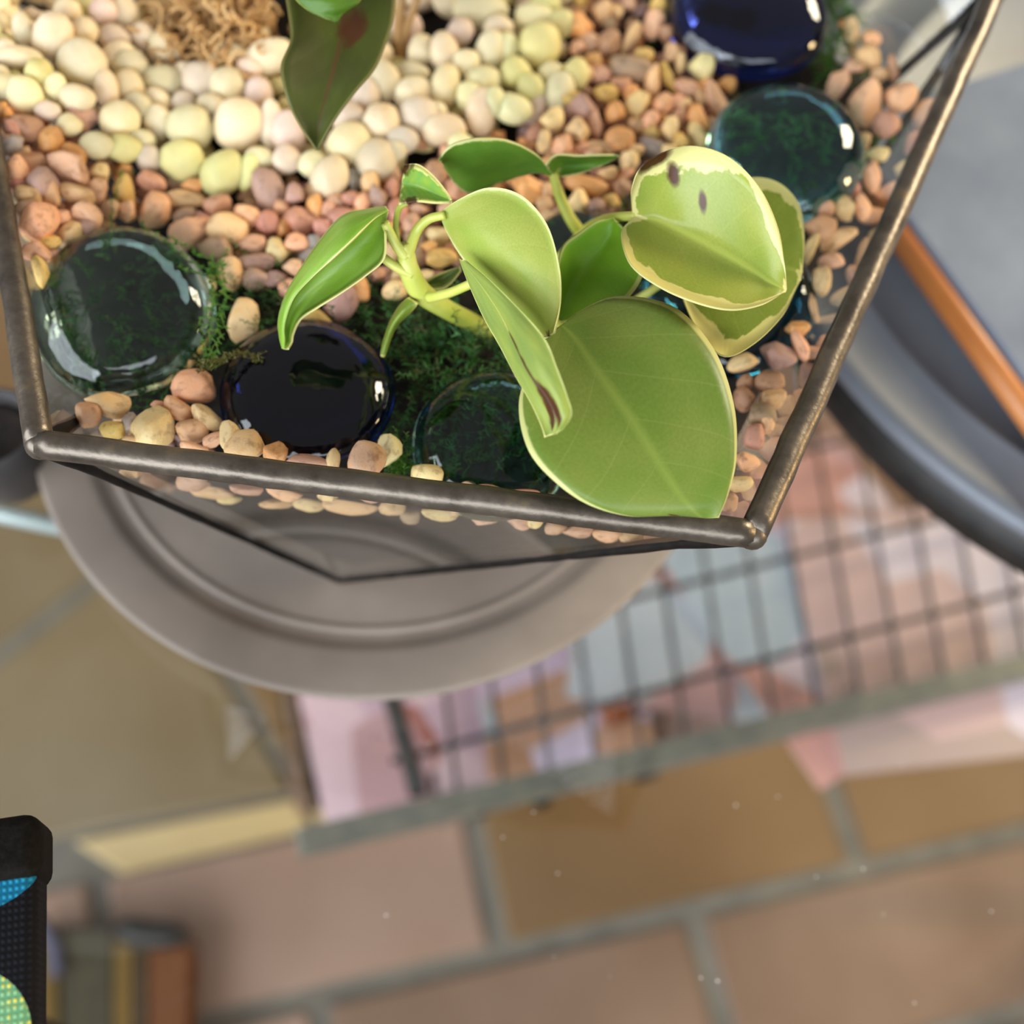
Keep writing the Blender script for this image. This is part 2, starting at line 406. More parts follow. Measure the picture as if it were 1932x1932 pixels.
# dust on the glass
ds = MB()
for _ in range(26):
    p = at(R.uniform(650, 1930), R.uniform(1250, 1930), ZT + 0.15); r = R.uniform(0.12, 0.4)
    ds.add([p + Vector((-r, 0, 0)), p + Vector((0, -r, 0)), p + Vector((r * R.uniform(.5, 2), 0, 0)), p + Vector((0, r, .15))], [(0, 1, 2, 3)])
tag(ds.build('dust', surf('dust_fleck', lin(210, 205, 195), None, 0.9), table, smooth=False), kind='stuff')

# ================================================================== grey dish under the terrarium
M_stone = surf('grey_stoneware', lin(120, 108, 98), lin(148, 134, 122), 0.55, 22, 0, 0.12, 300, 0.45)
dc = Vector((-41 * 336.5 / 300, 200 * 336.5 / 300, ZPL)); DR = 97 * 336.5 / 300
dish = empty('stoneware_dish', (dc.x, dc.y, ZT)); tag(dish, 'round grey stoneware dish under the glass terrarium', 'dish')
hgt = ZPL - ZT
b = MB(); b.lathe((dc.x, dc.y, ZT), [(0, 0.2), (DR * .8, 0.2), (DR * .93, 2), (DR * .985, hgt * .6), (DR, hgt - 1.2), (DR - .6, hgt - .2), (DR - 1.8, hgt)] + [(DR * .875, hgt - .5), (DR * .855, hgt - .9), (DR * .845, hgt - 2.0), (DR * .82, hgt - 2.4), (DR * .79, hgt - 2.3), (0, hgt - 2.3)], 120)
b.build('dish_body', M_stone, dish)
fr = MB(); fr.lathe((dc.x, dc.y, ZT), [(DR * .785, hgt - 2.4), (DR * .793, hgt - 1.7), (DR * .80, hgt - 1.5), (DR * .808, hgt - 1.7), (DR * .815, hgt - 2.4)], 96)
fr.build('ring_ridge', M_stone, dish)

# ================================================================== second dish and the slab with the timber edge
M_stone2 = surf('blue_grey_stoneware', lin(102, 106, 114), lin(124, 128, 136), 0.4, 20, 0, 0.08, 200, 0.5)
ZD = CAMZ - 322
sx, sy, sr = 240.0, 326.0, 170.0
dish2 = empty('wide_saucer', (sx, sy, ZT)); tag(dish2, 'wide blue grey saucer with ring grooves holding the slate slab', 'saucer')
h2 = ZD - ZT
b = MB(); b.lathe((sx, sy, ZT), [(0, h2 - 8), (sr - 4, h2 - 7.5), (sr - .6, h2 - 6), (sr, h2 - 2), (sr - 1.5, h2), (sr - 6, h2 - 1), (sr - 22, h2 - 3.4), (sr - 23, h2 - 2.8), (sr - 25, h2 - 2.8), (sr - 26, h2 - 3.6), (sr - 44, h2 - 5), (sr - 45, h2 - 4.4), (sr - 47, h2 - 4.4), (sr - 48, h2 - 5.2), (0, h2 - 5.2)], 140)
b.build('saucer_body', M_stone2, dish2)
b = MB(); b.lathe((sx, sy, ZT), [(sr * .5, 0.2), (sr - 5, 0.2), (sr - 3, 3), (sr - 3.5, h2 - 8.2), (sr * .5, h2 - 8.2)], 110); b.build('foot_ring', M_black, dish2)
M_slate = surf('slate_top', lin(112, 122, 140), lin(136, 145, 160), 0.6, 30, 0, 0.2, 400)
M_timber = surf('orange_timber', lin(176, 104, 48), lin(196, 124, 66), 0.4, 30)
zl = ZD + 1.2
oa, ob_ = at(1560, 232, zl + 8), at(2120, 1005, zl + 8)
od = (ob_ - oa).normalized(); on = Vector((-od.y, od.x, 0))
slab = empty('slate_slab', (oa.x + od.x * 100, oa.y + od.y * 100, zl)); tag(slab, 'blue grey slate slab with an orange timber edge on the wide saucer', 'slab')
b = MB(); b.prism([oa + on * 4, ob_ + on * 4, ob_ + on * 260, oa + on * 260], zl, zl + 8, 0.8); b.build('slab_top', M_slate, slab, smooth=False)
b = MB(); b.tube([oa + Vector((0, 0, -4.2)), ob_ + Vector((0, 0, -4.2))], 4.0, 16); b.build('timber_edge', M_timber, slab)

# ================================================================== small blurred things on table and floor
M_char = surf('charcoal_glaze', lin(44, 42, 42), lin(62, 58, 56), 0.6, 30)
c = at(-22, 806, ZT + 30)
cup = empty('charcoal_pot', (c.x, c.y, ZT)); tag(cup, 'small charcoal pot standing on the glass beside the grey dish', 'pot')
b = MB(); b.lathe((c.x, c.y, ZT), [(0, .3), (9, .3), (11, 3), (13.5, 20), (14, 30), (13, 31), (11.8, 29), (11, 10), (0, 9)], 48); b.build('pot_body', M_char, cup)
b = MB(); b.lathe((c.x, c.y, ZT), [(0, 25), (9, 25.4), (11.9, 25), (11.9, 22), (0, 22)], 40); b.build('pot_fill', M_soil, cup)

# striped bag lying on the floor
M_ol, M_ye, M_br, M_or = (surf('canvas_olive', lin(56, 49, 35), lin(69, 62, 43), .8, 80), surf('canvas_yellow', lin(101, 75, 26), lin(112, 86, 36), .8, 80), surf('canvas_brown', lin(66, 49, 29), lin(75, 56, 35), .8, 80), surf('canvas_orange', lin(98, 55, 22), lin(109, 63, 29), .8, 80))
M_navy = surf('navy_webbing', lin(70, 68, 92), lin(88, 86, 108), .8, 90)
ZG = 26.0
bg = at(200, 1900, 0); bag = empty('striped_bag', (bg.x, bg.y, 0)); tag(bag, 'striped olive and orange canvas bag lying on the floor tiles', 'bag')
def slabpart(name, q, z0, z1, mat, bev=3):
    b = MB(); b.prism([at(x, y, z1) for x, y in q], z0, z1, bev); return b.build(name, mat, bag, smooth=False)
slabpart('olive_panel', ((112, 1745), (215, 1742), (212, 2100), (118, 2100)), 0.5, ZG, M_ol)
slabpart('yellow_stripe', ((216, 1760), (248, 1764), (246, 2100), (213, 2100)), 0.5, ZG + 1.5, M_ye, 1)
slabpart('brown_stripe', ((249, 1764), (277, 1766), (276, 2100), (247, 2100)), 0.5, ZG, M_br, 1)
slabpart('orange_panel', ((278, 1766), (362, 1772), (352, 2100), (277, 2100)), 0.5, ZG + 1, M_or, 4)
slabpart('side_gusset', ((60, 1745), (92, 1740), (110, 1850), (112, 2100), (55, 2100)), 0.5, ZG - 8, M_ye, 2)
b = MB(); b.tube([at(x, y, ZG + 3) for x, y in crom([(222, 1752), (250, 1758), (290, 1764), (330, 1763), (352, 1758)], 4)], [5, 6, 7, 7.5, 8, 8.2, 8.2, 8.2, 8, 8, 8, 7.6, 7, 6, 5, 4, 3], 10); b.build('mouth_roll', M_black, bag)
b = MB(); b.tube([at(x, y, ZG + 2) for x, y in crom([(60, 1730), (88, 1760), (104, 1800), (106, 1840)], 5)], 4.5, 8); b.build('strap', M_navy, bag)
# dark felt pad on the floor beside the border strip
# ================================================================== woven pouch with black quilted trim
def pouch_mat():
    m, nt, out = newmat('woven_pattern'); t = NT(nt)
    co = t.objco(); sp = t.n('SeparateXYZ'); t.l(co, sp.inputs[0])
    x, y = sp.outputs[0], sp.outputs[1]
    def circ(cx, cy, rx, ry):
        a = t.math('DIVIDE', t.math('SUBTRACT', x, cx), rx); b_ = t.math('DIVIDE', t.math('SUBTRACT', y, cy), ry)
        return t.math('LESS_THAN', t.math('ADD', t.math('MULTIPLY', a, a), t.math('MULTIPLY', b_, b_)), 1.0)
    wv = t.n('TexWave', wave_type='BANDS', bands_direction='Y'); wv.inputs['Scale'].default_value = 220; wv.inputs['Distortion'].default_value = 0.6; t.l(co, wv.inputs[0])
    wx_ = t.n('TexWave', wave_type='BANDS', bands_direction='X'); wx_.inputs['Scale'].default_value = 260; t.l(co, wx_.inputs[0])
    weave = t.math('MULTIPLY', wv.outputs['Fac'], wx_.outputs['Fac'])
    c = t.mix(weave, lin(7, 7, 12), lin(24, 24, 34))
    blue = circ(-0.0185, -0.0128, 0.0175, 0.0068)
    c = t.mix(blue, c, t.mix(weave, lin(10, 92, 128), lin(40, 150, 186)))
    green = circ(-0.0165, -0.0415, 0.0150, 0.0130)
    nz = t.noise(320, 2, co)
    spk = t.math('MULTIPLY', t.math('GREATER_THAN', nz, 0.52), weave)
    gcol = t.mix(spk, t.mix(weave, lin(96, 150, 110), lin(150, 200, 150)), lin(235, 215, 70))
    c = t.mix(green, c, gcol)
    b = t.n('BsdfPrincipled'); b.inputs['Roughness'].default_value = 0.8; b.inputs['Specular IOR Level'].default_value = 0.15; t.l(c, b.inputs['Base Color'])
    t.l(t.bump(weave, 0.6, 0.0004), b.inputs['Normal']); t.l(b.outputs[0], out.inputs[0]); return m
M_quilt = surf('black_quilting', lin(6, 5, 4), lin(22, 18, 14), 0.8, 700, 0, 0.8, 350, 0.12)
ZQ = 520.0
pc = at(74, 1530, ZQ)                     # far right corner of the pouch's top
pouch = empty('chair_arm', (pc.x - 60, pc.y - 60, 0)); tag(pouch, 'chair arm covered in patterned woven fabric with black quilted trim', 'chair')
def rbox(x0, x1, y0, y1, z0, z1, r, nseg=4):
    """box with rounded vertical and top edges"""
    prof = []
    for k in range(nseg + 1):
        a = math.pi / 2 * k / nseg; prof.append((r - r * math.cos(a), z1 - r + r * math.sin(a)))
    prof = [(0.0, z0)] + prof
    V, F = [], []; ring = None
    for ins, z in prof:
        rr = max(r - ins, 0.05) if ins else r
        pts = []
        for cx_, cy_, a0 in ((x1 - r, y1 - r, 0), (x0 + r, y1 - r, 1), (x0 + r, y0 + r, 2), (x1 - r, y0 + r, 3)):
            for k in range(nseg + 1):
                a = math.pi / 2 * (a0 + k / nseg); pts.append(Vector((cx_ + rr * math.cos(a), cy_ + rr * math.sin(a), z)))
        n = len(pts)
        if V: F += [(len(V) - n + k, len(V) - n + (k + 1) % n, len(V) + (k + 1) % n, len(V) + k) for k in range(n)]
        V += pts
    F.append(tuple(range(len(V) - n, len(V)))); F.append(tuple(range(n))[::-1])
    return V, F
yb = at(74, 1655, ZQ).y
ad_ = (at(74, 1530, ZQ) - at(71, 1932, ZQ)); az = math.atan2(-ad_.x, ad_.y)
rb = MB(); rb.add(*rbox(pc.x - 75, pc.x - 0.9, yb - 80, yb + 3, ZQ - 9, ZQ, 2.6)); rb.build('fabric_cover', pouch_mat(), pouch, origin=(pc.x, pc.y, ZQ)).rotation_euler.z = az
rb = MB(); rb.add(*rbox(pc.x - 77, pc.x, yb - .5, pc.y, ZQ - 10, ZQ + 1.6, 3.2)); rb.build('quilted_trim', M_quilt, pouch, origin=(pc.x, pc.y, ZQ)).rotation_euler.z = az

pp = at(-330, 1850, ZQ - 30)
pq = MB(); pq.tube([Vector((pp.x, pp.y, 0.2)), Vector((pp.x, pp.y, ZQ - 12)), Vector((pp.x + .1, pp.y, ZQ - 9.2))], 9, 14); pq.build('arm_post', M_black, pouch)
pq = MB(); pq.prism([Vector((pp.x - 14, pp.y - 14)), Vector((pc.x - 24, pp.y - 14)), Vector((pc.x - 8, pc.y - 6)), Vector((pp.x - 14, pc.y - 6))], ZQ - 13, ZQ - 9.2, .5); pq.build('arm_board', M_black, pouch, smooth=False)
# ================================================================== terrarium
V0, V1, V2 = at(75, 838, ZRIM), at(1420, 1008, ZRIM), at(1882, -25, ZRIM)
d4 = (at(2, 400, ZRIM) - V0).normalized(); V4 = V0 + d4 * 150
ed = V1 - V0; en = Vector((-ed.y, ed.x, 0)).normalized()
CT = (V0 + V1) / 2 + en * ed.length * 0.688
def rotc(p, a):
    d = p - CT; c, s = math.cos(a), math.sin(a)
    return CT + Vector((d.x * c - d.y * s, d.x * s + d.y * c, d.z))
V3 = rotc(V0, math.radians(216)); V3.z = ZRIM
VS = [V0, V1, V2, V3, V4]
B0 = at(640, 1092, ZBOT)
BS = [rotc(B0, math.radians(72 * k)) for k in range(5)]
for b in BS: b.z = ZBOT
BS[1] = at(1200, 968, ZBOT)
ter = empty('glass_terrarium', (CT.x, CT.y, ZBOT))
tag(ter, 'open five sided glass terrarium with bronze soldered rim standing on the grey dish', 'terrarium')
def out_n(a, b, c):
    n = (b - a).cross(c - a).normalized()
    g = (a + b + c) / 3 - Vector((CT.x, CT.y, (ZRIM + ZBOT) / 2))
    return n if n.dot(g) > 0 else -n
PAN = []
def panel(*tri):
    n = out_n(*tri[:3]); c = sum(tri, Vector()) / len(tri)
    o = [c + (p - c) * 0.985 for p in tri]; k = len(o)
    V = [p + n * 0.6 for p in o] + [p - n * 1.2 for p in o]
    F = [tuple(range(k)), tuple(range(k, 2 * k))[::-1]] + [(i, i + k, (i + 1) % k + k, (i + 1) % k) for i in range(k)]
    q = (V[1] - V[0]).cross(V[2] - V[0])
    if q.dot(n) < 0: F = [f[::-1] for f in F]
    mk('glass_panel', V, F, M_pane, ter, None, False)
    PAN.append((c - n * 1.2, -n))
for i in range(5):
    panel(VS[i], VS[(i + 1) % 5], BS[i])
    panel(VS[(i + 1) % 5], BS[i], BS[(i + 1) % 5])
panel(*BS)
def wob(pts, amp, f=0.13):
    return [p + noise.noise_vector(p * f) * amp for p in pts]
for i in range(5):
    a, b = VS[i], VS[(i + 1) % 5]
    pts = [a + (b - a) * (k / 46) for k in range(47)]
    q = MB(); q.tube(wob(pts, .25), [3.1 + .14 * noise.noise(p * .3) for p in pts], 14); q.build('rim_bar', M_metal, ter)
    q = MB(); q.lathe(a + Vector((0, 0, -.3)), [(3.2 * math.sin(t * math.pi / 10), -3.2 * math.cos(t * math.pi / 10)) for t in range(0, 11)], 16); q.build('solder_joint', M_metal, ter)
    for bq in (BS[i], BS[i - 1]):
        pts = [a + (bq - a) * (k / 30) for k in range(31)]
        q = MB(); q.tube(wob(pts, .2), [1.45 + .25 * noise.noise(p * .5) + (1.1 * (1 - k / 5) if k < 5 else 0) for k, p in enumerate(pts)], 10); q.build('seam', M_seam, ter)
    a, b = BS[i], BS[(i + 1) % 5]
    q = MB(); q.tube([a, a.lerp(b, .5), b], 1.0, 10); q.build('seam', M_seam, ter)
def section(z, inset):
    t = (ZRIM - z) / (ZRIM - ZBOT); out = []
    for i in range(5):
        for bq in (BS[i - 1], BS[i]):
            p = VS[i].lerp(bq, t); c = Vector((CT.x, CT.y, z)); out.append(p + (c - p).normalized() * inset)
    return out
def push_in(p, r):
    for c, n in PAN:
        d = (p - c).dot(n)
        if d < r: p = p + n * (r - d)
    return p
# soil body
zt = ZS - 8
rings = [section(ZBOT + 4, 5), section(zt - 2, 4.5)]
V = [p for r in rings for p in r]; n = 10
F = [(k, (k + 1) % n, n + (k + 1) % n, n + k) for k in range(n)] + [tuple(range(n))[::-1]]
# gridded bumpy top
c = Vector((CT.x, CT.y, zt)); prev = list(range(n, 2 * n))
for s_ in (0.9, 0.8, 0.7, 0.6, 0.5, 0.4, 0.3, 0.2, 0.1):
    cur = []
    for p in rings[1]:
        w_ = c + (p - c) * s_; w_.z = zt + 1.5 * noise.noise(w_ * .08); cur.append(len(V)); V.append(w_)
    F += [(prev[k], prev[(k + 1) % n], cur[(k + 1) % n], cur[k]) for k in range(n)]; prev = cur
F.append(tuple(prev))
soil = mk('soil', V, F, M_soil, None, (CT.x, CT.y, ZBOT), True)
tag(soil, 'dark damp potting soil filling the glass terrarium', 'soil', None, 'stuff')

# ------------------------------------------------------------------ glass gems
GEMS = {  # name: px, py, rx, dz, tilt to camera, thickness, tint, rough
 'g1': (232, 592, 172, 0.5, 14, .50, (.50, .70, .62, 1), 'large clear green glass gem in the rim corner under moss strands'),
 'g2': (578, 742, 166, 0.5, -3, .42, (.006, .016, .17, 1), 'cobalt blue glass gem lying beside the front rim'),
 'g3': (930, 838, 152, -1, 9, .50, (.28, .58, .58, 1), 'teal glass gem half hidden under the big front leaf'),
 'g4': (1482, 292, 150, 3, 10, .50, (.30, .74, .84, 1), 'smoky teal glass gem behind the variegated leaves'),
 'g5': (1408, 28, 152, 3, 8, .46, (.012, .02, .12, 1), 'dark navy glass gem beside bright moss at the far rim'),
 'g6': (1375, 562, 165, -3, 8, .40, (.05, .30, .48, 1), 'deep blue glass gem under the round variegated leaf'),
 'g7': (1085, 462, 75, 0, 5, .42, (.45, .72, .70, 1), 'small pale teal glass gem behind the bright green leaf')}
GPOS = {}
for gk, (px, py, rx, dz, tilt, th, col, lab) in GEMS.items():
    p = at(px, py, ZS + dz); a = rx / scale_at(p); bt = a * th
    vh = Vector((-p.x, -p.y, 0)).normalized() if gk != 'g1' else Vector((.3, -1, 0)).normalized()
    nz = (Vector((0, 0, 1)) * math.cos(math.radians(tilt)) + vh * math.sin(math.radians(tilt))).normalized()
    ax = nz.orthogonal().normalized(); ay = nz.cross(ax)
    prof = [(a * math.sin(math.pi * k / 24) ** .85, (-bt * .55 * math.cos(math.pi * k / 24)) if k < 12 else (-bt * math.cos(math.pi * k / 24))) for k in range(25)]
    b = MB(); b.lathe(p, prof, 64, (ax, ay, nz))
    sd = R.uniform(0, 50)
    b.v = [q + (q - p) * (.05 * noise.noise((q - p) * .05 + Vector((sd, 0, 0)))) for q in b.v]
    g = b.build('glass_gem', gem_glass('glass_' + gk, col), None, p)
    tag(g, lab, 'gem', 'flat glass gems in the terrarium'); GPOS[gk] = (p, a, bt)

# ------------------------------------------------------------------ pebbles
def ico(sub):
    import bmesh
    bm = bmesh.new(); bmesh.ops.create_icosphere(bm, subdivisions=sub, radius=1.0)
    v = [q.co.copy() for q in bm.verts]; f = [tuple(x.index for x in q.verts) for q in bm.faces]; bm.free(); return v, f
IV, IF = ico(3); LV, LF = ico(1)
def stone(verts, seed, angular):
    r = random.Random(seed); o = Vector((seed * 3.1, seed * 1.7, 0))
    pl = [(Vector((r.gauss(0, 1), r.gauss(0, 1), r.gauss(0, 1))).normalized(), r.uniform(.56, .86)) for _ in range(11)]
    out = []
    for v in verts:
        q = v * (1 + .13 * noise.noise(v * .9 + o) + .05 * noise.noise(v * 2.3 + o))
        if angular:
            for nn, d in pl:
                e = q.dot(nn) - d
                if e > 0: q = q - nn * e * angular
        out.append(q)
    mx = [max(abs(q[k]) for q in out) for k in range(3)]
    return [Vector((q[0] / mx[0], q[1] / mx[1], q[2] / mx[2])) for q in out]
def stone_mesh(seed, ang_, mat):
    me = bpy.data.meshes.new('pebble'); me.from_pydata([tuple(q) for q in stone(IV, seed, ang_)], [], IF)
    me.polygons.foreach_set('use_smooth', [True] * len(me.polygons)); me.materials.append(mat); return me
PM = [(stone_mesh(i, (0.95, .55, 1.0, .8)[i % 4], M_peb), ('angular', 'smooth', 'angular', 'chunky')[i % 4]) for i in range(12)]
WM = [(stone_mesh(50 + i, (0.0, .3, .15)[i % 3], M_wpeb), ('smooth', 'rounded', 'smooth')[i % 3]) for i in range(9)]
PALW = {'p': ('pink', (220, 176, 154)), 's': ('salmon', (234, 182, 152)), 'b': ('brown', (186, 142, 118)), 'm': ('mauve', (182, 148, 144)), 'o': ('orange', (224, 168, 114)),
        't': ('tan', (220, 184, 146)), 'c': ('cream', (234, 206, 160)), 'y': ('yellow', (224, 190, 118)), 'g': ('grey', (156, 148, 148)), 'r': ('rose', (200, 146, 134)), 'k': ('taupe', (166, 140, 118)),
        'w': ('ivory', (238, 220, 184)), 'v': ('buttery', (236, 224, 176)), 'u': ('lemon-lit', (230, 220, 150)), 'x': ('blush', (236, 212, 190))}  # lemon puts yellow lamp light into the colour of some pale pebbles
MARKS = [((232, 592), 'the clear green gem'), ((578, 748), 'the cobalt gem'), ((900, 850), 'the front teal gem'), ((1482, 250), 'the smoky teal gem'), ((1408, 60), 'the navy gem'),
         ((598, 282), 'the dark pointed leaf'), ((395, 110), 'the dry tan moss'), ((1418, 1008), 'the gold soldered corner'), ((775, 500), 'the plant stem'),
         ((660, 930), 'the front rim'), ((950, 310), 'the back saddle leaf'), ((1340, 430), 'the variegated leaf'), ((60, 250), 'the side rim')]
ORDW = 'closest|second|third|fourth|fifth|sixth|seventh|eighth|ninth|tenth|eleventh|twelfth|thirteenth|fourteenth|fifteenth|sixteenth|seventeenth|eighteenth|nineteenth|twentieth'.split('|')
TENS = {2: 'twenty', 3: 'thirty', 4: 'forty', 5: 'fifty', 6: 'sixty', 7: 'seventy'}
def ordw(k):
    if k < 20: return ORDW[k]
    t_, u_ = divmod(k + 1, 10)
    return TENS[t_] + ('-' + ('first', 'second', 'third', 'fourth', 'fifth', 'sixth', 'seventh', 'eighth', 'ninth')[u_ - 1] if u_ else 'th').replace('tyth', 'tieth')
PK_TXT = """46,243,33,25,10,b 7,228,15,25,0,o 149,222,33,26,0,m 95,266,23,27,10,o 13,278,20,27,0,g 56,308,32,25,-10,b 130,316,40,28,30,p 142,291,27,16,35,o 15,333,20,30,0,s 32,382,26,27,0,t 78,350,30,32,0,m 97,370,18,27,0,t 146,366,34,19,25,t 160,405,32,24,45,p 187,325,19,20,0,c 234,358,19,30,-12,y 61,427,40,35,-35,s 115,408,19,14,10,s 132,437,24,18,-10,t 94,457,20,12,-15,y 61,479,27,20,0,s 46,528,14,30,-15,y 183,362,20,25,30,p 282,343,30,18,25,b 292,396,36,28,-50,s 345,376,38,17,5,t 353,408,25,16,0,k 356,442,42,28,-20,s 411,386,25,22,10,b 432,432,38,28,12,c 465,408,24,20,20,s 362,350,20,15,0,o 411,474,34,25,15,k 437,515,23,32,-15,t 397,538,10,17,0,c 475,462,27,22,0,p 525,476,24,26,0,c 485,494,34,18,8,m 504,420,20,22,0,r 566,415,37,28,5,r 508,358,28,42,-22,m 556,368,17,22,0,m 560,460,24,19,5,s 593,462,15,20,0,g 595,392,16,28,-10,o 552,503,18,16,0,p 520,527,21,15,0,m 547,543,21,18,0,p 578,488,15,24,20,g 455,607,30,42,15,c 597,606,31,20,28,y 714,371,17,22,-20,m 683,383,17,22,0,s 739,355,12,18,0,r 643,412,25,20,-20,r 775,421,17,19,0,p 790,395,21,10,0,p 829,444,23,18,25,c 811,464,17,10,0,o 829,488,32,18,-3,y 786,486,11,20,0,k 801,517,22,9,-5,c 738,475,13,20,-20,t 745,549,22,20,10,c 643,574,27,38,32,m 682,548,17,24,0,o 711,515,15,10,-10,b 997,356,36,27,20,o 1025,386,17,14,0,t 866,352,24,27,20,b 823,325,18,22,-20,b 786,269,21,11,30,b 668,340,18,26,0,g 633,383,19,20,10,p
606,430,17,20,0,r 622,396,15,18,20,p 700,345,18,22,0,t 660,372,14,16,0,r 1105,350,40,18,15,o 1092,384,21,25,20,c 1156,380,19,13,20,y 1172,354,20,21,20,b 1124,388,17,13,0,m 1188,306,17,22,0,c 1147,326,19,12,0,t 1170,262,27,22,0,o 1092,247,24,24,0,t 1042,228,20,26,35,c 1100,207,30,28,0,m 1124,237,17,27,0,p 1061,275,20,22,0,s 1024,268,13,22,10,c 1134,278,31,12,5,t 1203,199,22,26,35,c 1200,238,17,17,0,t 1160,213,18,20,0,o 1143,175,22,17,20,y 1230,160,14,36,5,t 1188,130,39,24,10,k 1117,116,25,15,-35,o 1147,80,24,24,0,b 1094,50,27,25,0,o 1137,20,17,21,0,t 1190,70,13,36,28,t 1233,46,18,27,15,p 1250,195,20,19,0,s 1263,242,17,25,0,c 1233,278,31,18,30,g 1259,146,11,34,-28,y 1225,228,14,20,40,s 1100,140,22,20,0,t 1170,160,20,16,0,b 1190,175,15,15,0,o 1215,105,18,16,0,y 1135,140,20,16,0,p 1080,185,18,16,0,y 1120,290,16,14,0,p 1230,250,17,13,0,y 1200,283,16,13,0,t 1075,300,18,14,0,b 1225,325,14,18,0,t
1295,88,17,18,0,b 1324,125,25,27,0,v 1284,120,10,20,0,c 1294,165,22,18,0,p 1315,222,16,34,-35,o 1350,186,16,40,-35,b 1290,196,14,12,0,c 1320,256,16,28,-35,c 1327,162,12,15,0,o 1371,158,18,16,0,o 1275,190,14,17,0,s 1281,220,14,18,0,b 1268,100,16,18,0,t 1255,60,14,16,0,b 1285,270,16,18,0,y 1262,285,15,14,0,c 1607,68,13,36,-8,t 1592,46,11,14,0,o 1644,75,17,18,0,s 1638,112,27,23,0,t 1584,157,20,27,25,p 1634,193,30,42,-8,s 1698,183,30,28,0,s 1672,235,24,25,20,r 1628,265,14,20,0,c 1655,290,23,14,0,c 1594,341,24,36,-35,r 1645,332,17,30,-15,s 1553,391,20,18,0,p 1590,395,21,26,-35,c 1627,392,15,26,-20,s 1547,429,31,25,8,s 1580,452,36,18,-22,t 1527,473,12,33,25,c 1570,493,25,15,-10,p 1550,530,17,27,0,t 1536,580,8,28,-15,t 1503,620,24,17,-8,o 1401,685,28,17,-10,c 1466,669,36,26,18,m 1512,654,13,32,-28,s 1452,719,27,20,-10,b 1407,722,16,15,0,b 1457,753,27,22,-20,t 1404,753,20,24,-30,b 1435,787,28,25,0,k 1457,803,14,22,0,s 1425,825,20,25,10,r 1407,870,25,19,15,s 1399,916,26,15,-5,c 1376,950,20,18,0,p 1610,128,18,14,0,p 1660,140,16,14,0,t 1685,130,10,26,-15,b 1590,110,14,12,0,g
205,761,41,25,12,t 160,783,25,25,0,b 214,811,24,19,15,y 245,799,16,20,0,g 286,807,40,39,0,c 369,731,42,33,0,s 333,770,31,19,32,s 297,764,14,10,0,p 361,812,31,24,-10,t 390,789,33,20,32,c 401,832,25,13,-25,p 364,848,29,14,18,s 250,830,18,9,0,t 432,822,19,27,-5,c 462,842,36,31,5,t 523,854,25,22,10,o 583,872,41,14,7,p 628,871,13,24,12,c 693,868,32,38,20,p 733,851,24,30,0,v 805,897,29,21,5,c 882,917,15,9,0,p 917,924,27,10,0,p 989,933,29,11,0,r 1257,975,19,7,0,c 1300,980,19,6,5,p 1225,965,17,7,0,t"""
GL_TXT = """660,954,50,17,3,t 740,957,24,17,0,t 777,968,22,20,0,k 833,968,36,15,3,c 912,970,35,20,5,p 982,980,34,19,5,p 1049,996,22,15,0,p 1091,1001,29,14,-5,p 1145,1008,27,15,5,s 1191,1012,21,13,0,t 1233,1017,22,11,0,s 303,910,35,26,5,b 368,906,35,25,5,p 400,925,40,18,0,t 470,922,34,12,5,p 536,930,33,14,15,s 582,952,29,13,5,c 433,942,22,9,0,c 520,950,30,10,0,t 700,935,22,14,0,p 620,935,20,13,0,c 860,960,16,14,0,t 1010,985,14,12,0,c 955,960,18,13,0,p 250,890,22,14,0,t"""
